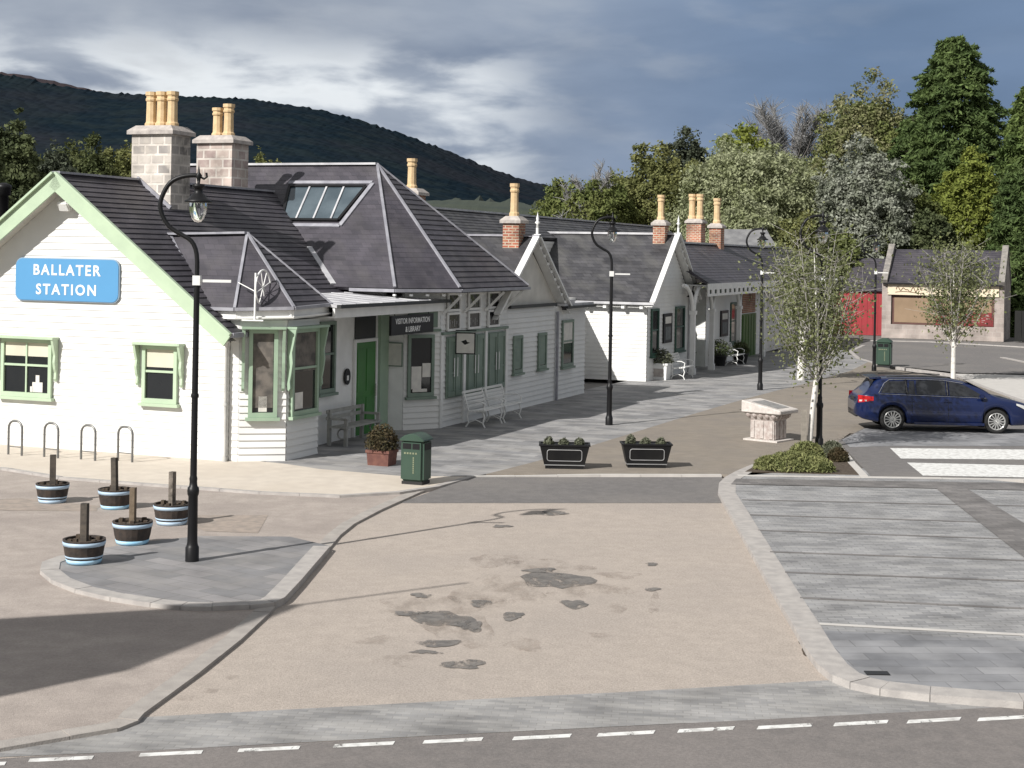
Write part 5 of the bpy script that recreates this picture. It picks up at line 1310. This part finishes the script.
    mb = MB(); mb.add([(3.585-2.39,-.66,1.035),(3.585-2.39,.66,1.035),(2.93-2.39,.54,1.365),(2.93-2.39,-.54,1.365)], [(0,1,2,3)]); mb.build('windscreen', CARGL, r)
    mb = MB(); mb.box(.0-2.39,.05-2.39,-.6,.6,.35,.5); mb.build('bumper', BLKPL, r)
    mb = MB(); mb.box(.0-2.39,.04-2.39,-.26,.26,.74,.85); mb.build('number_plate', BLKPL, r)
    return r
cx_, cy_ = (g(893,432)[0]+g(995,434)[0])/2, (g(893,432)[1]+g(995,434)[1])/2+.88
car((cx_+.14, cy_, .012), math.atan2(g(995,434.3)[1]-g(893,432)[1], g(995,434)[0]-g(893,432)[0]), 'dark blue estate car with silver multi spoke wheels parked by the bays')

# ------------------------------------------------------------------ shop and red shed
sx = at(882,300,95)[0]; SH = empty('shop_building', (sx,95,-.12), -A, 'low stone shop with cream fascia sign, brown shuttered windows and slate roof', 'shop')
STN = brick('shop_stone', (.36,.31,.28), (.28,.24,.22), (.36,.33,.30), .5, .28, 0, .012, .9, True, .2, .3)
STNL = mat('shop_base_stone', (.36,.31,.27), (.29,.25,.22), 3, .9, .2)
wS = 7.15
mb = MB(); mb.box(0,.55,0,.3,0,3.35); mb.box(wS-.55,wS,0,.3,0,3.35); mb.box(.55,wS-.55,.0,.3,0,.85); mb.box(0,.3,.3,6,0,3.35); mb.box(wS-.3,wS,.3,6,0,3.35); mb.box(0,wS,6,6.3,0,3.35); mb.box(.55,wS-.55,.02,.3,2.65,3.35)
for x0 in (0,wS-.3): mb.add([(x0,.0,3.35),(x0+.3,.0,3.35),(x0+.3,3.,5.3),(x0,3.,5.3),(x0,6.,3.35),(x0+.3,6.,3.35)], [(0,3,4),(1,5,2),(0,1,2,3),(3,2,5,4)])
mb.build('wall', STN, SH)
mb = MB(); mb.box(.56,wS-.56,.16,.2,.86,2.64); pn = mb.build('window', mat('brown_window', (.11,.05,.04), None, 3, .5), SH)
mb = MB(); mb.box(.72,3.3,.145,.158,.98,2.5); mb.box(3.6,wS-.72,.145,.158,1.5,2.5); mb.build('blind', mat('tan_blind', (.27,.19,.12), (.23,.16,.10), 1.2, .8), pn)
mb = MB(); mb.box(3.2,wS-.62,.135,.142,.88,1.42); mb.box(4.2,wS-.7,.120,.134,.92,1.7); mb.build('poster', mat('red_poster', (.20,.022,.022), (.14,.016,.018), 2, .5), pn)
mb = MB()
rd = random.Random(4)
for k in range(34):
    x = 4.4+rd.random()*1.9; z = 1.0+rd.random()*.55; mb.box(x,x+rd.uniform(.05,.2),.114,.119,z,z+rd.uniform(.02,.05))
mb.build('poster_print', mat('poster_white', (.4,.3,.28), None, 8, .6), pn)
mb = MB(); mb.box(.7,2.4,.14,.143,2.2,2.45); mb.m = [0]*len(mb.m)
mb.build('sticker', BLKPL, pn) if False else None
sgn = MB().box(.35,wS-.3,-.08,-.002,2.66,3.3).build('sign_board', mat('cream_board', (.72,.62,.46), (.68,.58,.43), .8, .5), SH)
mb = MB()                                   # illegible script and small capitals
pa = []
for k in range(60):
    u = k/59; pa.append((.85+u*1.5,-.09,3.0+.16*math.sin(u*26)*math.cos(u*4)+.05*math.sin(u*9)))
mb.tube(pa, .028, 5); pa = [(.8+u*1.7,-.09,2.82+.05*math.sin(u*5)) for u in [i/10 for i in range(11)]]; mb.tube(pa, .02, 5)
for k in range(9):
    x = 5.05+k*.145
    if k != 6: mb.box(x,x+.03,-.09,-.081,2.92,3.06); mb.box(x+.07,x+.1,-.09,-.081,2.92,3.06); mb.box(x+.03,x+.07,-.09,-.081,[3.03,2.975,2.92][k%3],[3.06,3.005,2.95][k%3])
mb.build('lettering', mat('brown_letters', (.22,.14,.08), None, 5, .6), sgn)
mb = MB(); v = [(.3,-.25,3.38),(wS-.3,-.25,3.38),(wS-.3,3.,5.45),(.3,3.,5.45)]; n = Vector((0,-2.07,3.25)).normalized(); n = Vector((0,-n.y*-1 if n.y > 0 else n.y,n.z)); mb.clad(v, n, .22, .012); mb.slab(v, n, .08)
v2 = [(.3,6.25,3.38),(.3,3.,5.45),(wS-.3,3.,5.45),(wS-.3,6.25,3.38)]; mb.slab(v2[::-1], Vector((0,-n.y,n.z)), .08)
mb.build('roof', SLATE, SH)
for x0 in (-.02,wS-.33):
    mb = MB(); a = Vector((x0+.18,-.3,3.45)); b = Vector((x0+.18,3.,5.68)); c = Vector((x0+.18,6.3,3.45)); mb.bar(a,b,.36,.28); mb.bar(b,c,.36,.28); mb.build('gable_skew', mat('weathered_stone', (.27,.25,.225), (.17,.16,.15), 4, .9, .3), SH)
MB().box(.1,wS-.1,-.3,-.2,3.3,3.38).build('gutter', BLACK, SH)
rx_ = at(842,300,99)[0]; RS = empty('red_shed', (rx_,98.6,-.12), -A, 'red painted shed with slate roof left of the stone shop', 'shed')
REDP = mat('red_paint', (.30,.022,.03), (.26,.02,.026), 1.5, .6)
mb = MB(); mb.box(-.6,2.45,0,4,0,2.85); mb.build('wall', REDP, RS)
mb = MB()
for k in range(9): mb.box(-.5+k*.33,-.47+k*.33,-.02,0,.1,2.7)
mb.build('boarding', REDP, RS)
mb = MB(); v = [(-.7,-.2,2.8),(2.5,-.2,2.8),(2.5,2.2,4.85),(-.1,2.2,4.85)]; n = Vector((0,-2.05,2.4)).normalized(); mb.clad(v, n, .22, .012); mb.slab(v, n, .08); v2 = [(-.7,-.2,2.8),(-.1,2.2,4.85),(-.7,4.6,2.8)]; mb.poly(v2[::-1]); mb.poly([(-.7,4.6,2.8),(-.1,2.2,4.85),(2.5,2.2,4.85),(2.5,4.6,2.8)]); mb.build('roof', SLATE, RS)
# dark boundary wall right of the shop
q = at(1012,345,92); o = empty('boundary_fence', (q[0]+.3,92.5,-.14), -A, 'dark timber fence running right from the shop corner', 'fence')
mb = MB()
for k in range(16): mb.box(k*.4,k*.4+.38,0,.05,.05,1.9)
mb.build('boards', mat('dark_timber', (.012,.012,.011), (.009,.009,.009), 4, .9), o)
mb = MB(); mb.box(0,6.4,.05,.1,.5,.6); mb.box(0,6.4,.05,.1,1.5,1.6); mb.build('rails', MATS['dark_timber'], o)

# ------------------------------------------------------------------ unseen house inferred from its lane shadow, plan shaped to cast it
sv = Vector((5.36,5.55))/5.55               # shadow run per metre of height
hh = 7.5
pp = [Vector(g(*p, -.05))-sv*hh for p in ((300,603),(125,672),(35,690),(-420,690),(-420,632),(0,620),(165,610))]
mb = MB(); mb.prism([tuple(p) for p in pp], -.1, hh); 
ho = mb.build('unseen_shadow_building', GRAN2); tag(ho, 'unseen granite building beside the camera, shaped to cast the lane shadow', 'house')
p0 = Vector((pp[0].x, pp[0].y, hh-.06)); e0 = Vector(g(466,583,ZR))-sv*(hh); 
mb = MB(); mb.tube([p0, (e0.x,e0.y,hh-.06)], .03, 6); mb.build('shadow_pole', BLACK, ho)  # unseen pole added to cast the thin shadow line on the road

# ------------------------------------------------------------------ hill and meadow
def ridge(name, prof, Y1, Y0, zb, mt, nx=520, ny=40, rough=.5, back=600):
    x0, x1 = prof[0][0], prof[-1][0]; vs = []; fs = []
    for j in range(ny+5):
        for i in range(nx+1):
            px = x0+(x1-x0)*i/nx; py = lerp_(prof, px)
            X, _, zt = at(px, py, Y1)
            if j <= ny:
                k = j/ny; Y = Y0+(Y1-Y0)*k; z = zb+(zt-zb)*(k**1.15)
                z += rough*(.35+.65*k)*(rng.uniform(-1,1))*1. + (9*math.sin(i*.031+j*.11)*k*(1-k)*4 if rough else 0)
            else:
                k = (j-ny)/4; Y = Y1+back*k; z = zt+(zb-zt)*k
            if j == ny and rough: z += 3.2*abs(math.sin(i*1.7)*math.sin(i*.53+1))+rng.uniform(0,1.6)
            vs.append((X*(.75+.25*min(Y,Y1)/Y1), Y, z))
    for j in range(ny+4):
        for i in range(nx): a = j*(nx+1)+i; fs.append((a,a+1,a+nx+2,a+nx+1))
    o = MB().add(vs, fs).build(name, mt); return tag(o, kind='structure')
HILLM = mat('cloud_shaded_forest', (.008,.0145,.021), (.013,.020,.024), .02, 1., detail=10, spec=0, lo=.42, hi=.6, big=(.0045,(.020,.022,.028),.75))  # forest colour darkened and blued to paint in cloud shade
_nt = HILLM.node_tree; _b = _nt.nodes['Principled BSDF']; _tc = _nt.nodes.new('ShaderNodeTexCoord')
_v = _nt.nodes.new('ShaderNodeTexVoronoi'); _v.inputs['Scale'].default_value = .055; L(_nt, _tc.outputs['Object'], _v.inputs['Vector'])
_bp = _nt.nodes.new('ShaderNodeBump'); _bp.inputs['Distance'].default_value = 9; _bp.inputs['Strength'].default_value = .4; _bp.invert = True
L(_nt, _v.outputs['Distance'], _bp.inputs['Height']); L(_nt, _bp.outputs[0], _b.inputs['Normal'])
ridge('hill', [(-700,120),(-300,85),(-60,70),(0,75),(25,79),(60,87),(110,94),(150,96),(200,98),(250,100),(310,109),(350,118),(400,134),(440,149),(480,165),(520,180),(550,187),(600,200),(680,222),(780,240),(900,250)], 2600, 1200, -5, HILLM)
HEATH = mat('heather_moor', (.05,.04,.042), (.035,.03,.034), .01, 1., spec=0)
ridge('hill', [(-500,110),(-200,70),(-60,66),(0,73),(40,79),(90,90),(140,104),(200,125)], 3400, 2700, 60, HEATH, 120, 10, 2)
ridge('meadow', [(300,226),(380,214),(430,208),(470,205),(520,208),(600,217),(700,236)], 620, 320, -1, mat('meadow_grass', (.03,.040,.022), (.02,.03,.02), .05, .95), 80, 8, .3, 100)

# ------------------------------------------------------------------ light, sky, camera
sunv = Vector((-sv.x, -sv.y, 1)).normalized()  # towards the sun
el = math.asin(sunv.z); azi = math.atan2(sunv.x, sunv.y)
ld = bpy.data.lights.new('sun', 'SUN'); ld.energy = 4.3; ld.angle = R(.55); ld.color = (1., .968, .925)
lo = bpy.data.objects.new('sun', ld); COL.objects.link(lo); lo.location = (-60,-60,80)
lo.rotation_euler = sunv.to_track_quat('Z', 'Y').to_euler()
w = bpy.data.worlds.new('World'); SC.world = w; w.use_nodes = True
nt = w.node_tree; bg = nt.nodes['Background']; bg.inputs[1].default_value = .1
sky = nt.nodes.new('ShaderNodeTexSky'); sky.sky_type = 'NISHITA'; sky.sun_disc = False; sky.sun_elevation = el; sky.sun_rotation = azi
tc = nt.nodes.new('ShaderNodeTexCoord')
def M2(op, a, b=None, c=None):
    n = nt.nodes.new('ShaderNodeMath'); n.operation = op
    for i, x in enumerate((a, b, c)):
        if x is None: continue
        if hasattr(x, 'links') or hasattr(x, 'is_linked'): L(nt, x, n.inputs[i])
        else: n.inputs[i].default_value = x
    return n.outputs[0]
sp = nt.nodes.new('ShaderNodeSeparateXYZ'); L(nt, tc.outputs['Generated'], sp.inputs[0])
az = M2('ARCTAN2', sp.outputs[0], sp.outputs[1]); ele = sp.outputs[2]
cv = nt.nodes.new('ShaderNodeCombineXYZ'); L(nt, M2('MULTIPLY', az, 1.), cv.inputs[0]); L(nt, M2('MULTIPLY', ele, 3.2), cv.inputs[1])
def noise(scale, detail, dist=0., offs=0.):
    n = nt.nodes.new('ShaderNodeTexNoise'); n.inputs['Scale'].default_value = scale; n.inputs['Detail'].default_value = detail; n.inputs['Distortion'].default_value = dist
    va = nt.nodes.new('ShaderNodeVectorMath'); va.operation = 'ADD'; va.inputs[1].default_value = (offs, offs*.7, 0); L(nt, cv.outputs[0], va.inputs[0]); L(nt, va.outputs[0], n.inputs['Vector'])
    return n.outputs['Fac']
def rng_(x, a, b, c=0., d=1.):
    n = nt.nodes.new('ShaderNodeMapRange'); n.interpolation_type = 'SMOOTHSTEP'; n.inputs[1].default_value = a; n.inputs[2].default_value = b; n.inputs[3].default_value = c; n.inputs[4].default_value = d
    L(nt, x, n.inputs[0]); return n.outputs[0]
def mixc(f, a, b):
    n = nt.nodes.new('ShaderNodeMix'); n.data_type = 'RGBA'
    L(nt, f, n.inputs[0])
    for i, x in ((6, a), (7, b)):
        if isinstance(x, tuple): n.inputs[i].default_value = rgba(x)
        else: L(nt, x, n.inputs[i])
    return n.outputs[2]
nA = noise(5., 7, .15, 1.9); nB = noise(12, 8, .2, 4.1); nC = noise(3.0, 4, .1, 7.7)
# grey overcast deck, bluer and darker to the right
side_ = rng_(az, -.16, .22)
deck = mixc(side_, (2.95,3.3,3.85), (1.35,1.95,3.0))
deck = mixc(rng_(nA, .36, .70), deck, mixc(side_, (1.75,2.1,2.75), (1.08,1.6,2.5)))
# bright torn cloud low down in the middle-left
band = M2('MULTIPLY', M2('MULTIPLY', rng_(ele, .150, .105), rng_(az, .05, -.05)), rng_(M2('ADD', nB, M2('MULTIPLY', nC, .35)), .52, .78))
deck = mixc(M2('MULTIPLY', band, .95), deck, (6.6,6.9,7.1))
tears = M2('MULTIPLY', M2('MULTIPLY', rng_(ele, .16, .12), rng_(az, -.03, -.25)), rng_(nB, .5, .7))
deck = mixc(M2('MULTIPLY', tears, .5), deck, (4.6,4.8,5.0))
soft = M2('MULTIPLY', rng_(nB, .46, .74), rng_(az, .40, -.05))
deck = mixc(M2('MULTIPLY', soft, .35), deck, (3.6,3.9,4.3))
over = mixc(noise(1.6, 4, .2, 2.2), (2.1,2.2,2.35), (4.1,4.1,4.1))
over = mixc(rng_(noise(2.2, 4, .2, 5.5), .5, .75, 0., .7), over, sky.outputs[0])
mixs = mixc(rng_(ele, .17, .40), deck, over)
mixs = mixc(rng_(sp.outputs[1], .3, -.3), mixs, over)
L(nt, mixs, bg.inputs[0])

cam = bpy.data.cameras.new('camera'); co = bpy.data.objects.new('camera', cam); COL.objects.link(co)
cam.sensor_fit = 'HORIZONTAL'; cam.sensor_width = 36; cam.lens = 36*F/1024; cam.shift_y = -(384-PY0)/1024
cam.clip_start = .2; cam.clip_end = 9000
Rm = Matrix(((cr, -sr, 0, 0), (0, 0, -1, 0), (sr, cr, 0, H), (0, 0, 0, 1)))
co.matrix_world = Rm
SC.camera = co
SC.view_settings.view_transform = 'Standard'; SC.view_settings.look = 'None'; SC.view_settings.gamma = 1; SC.view_settings.exposure = .45
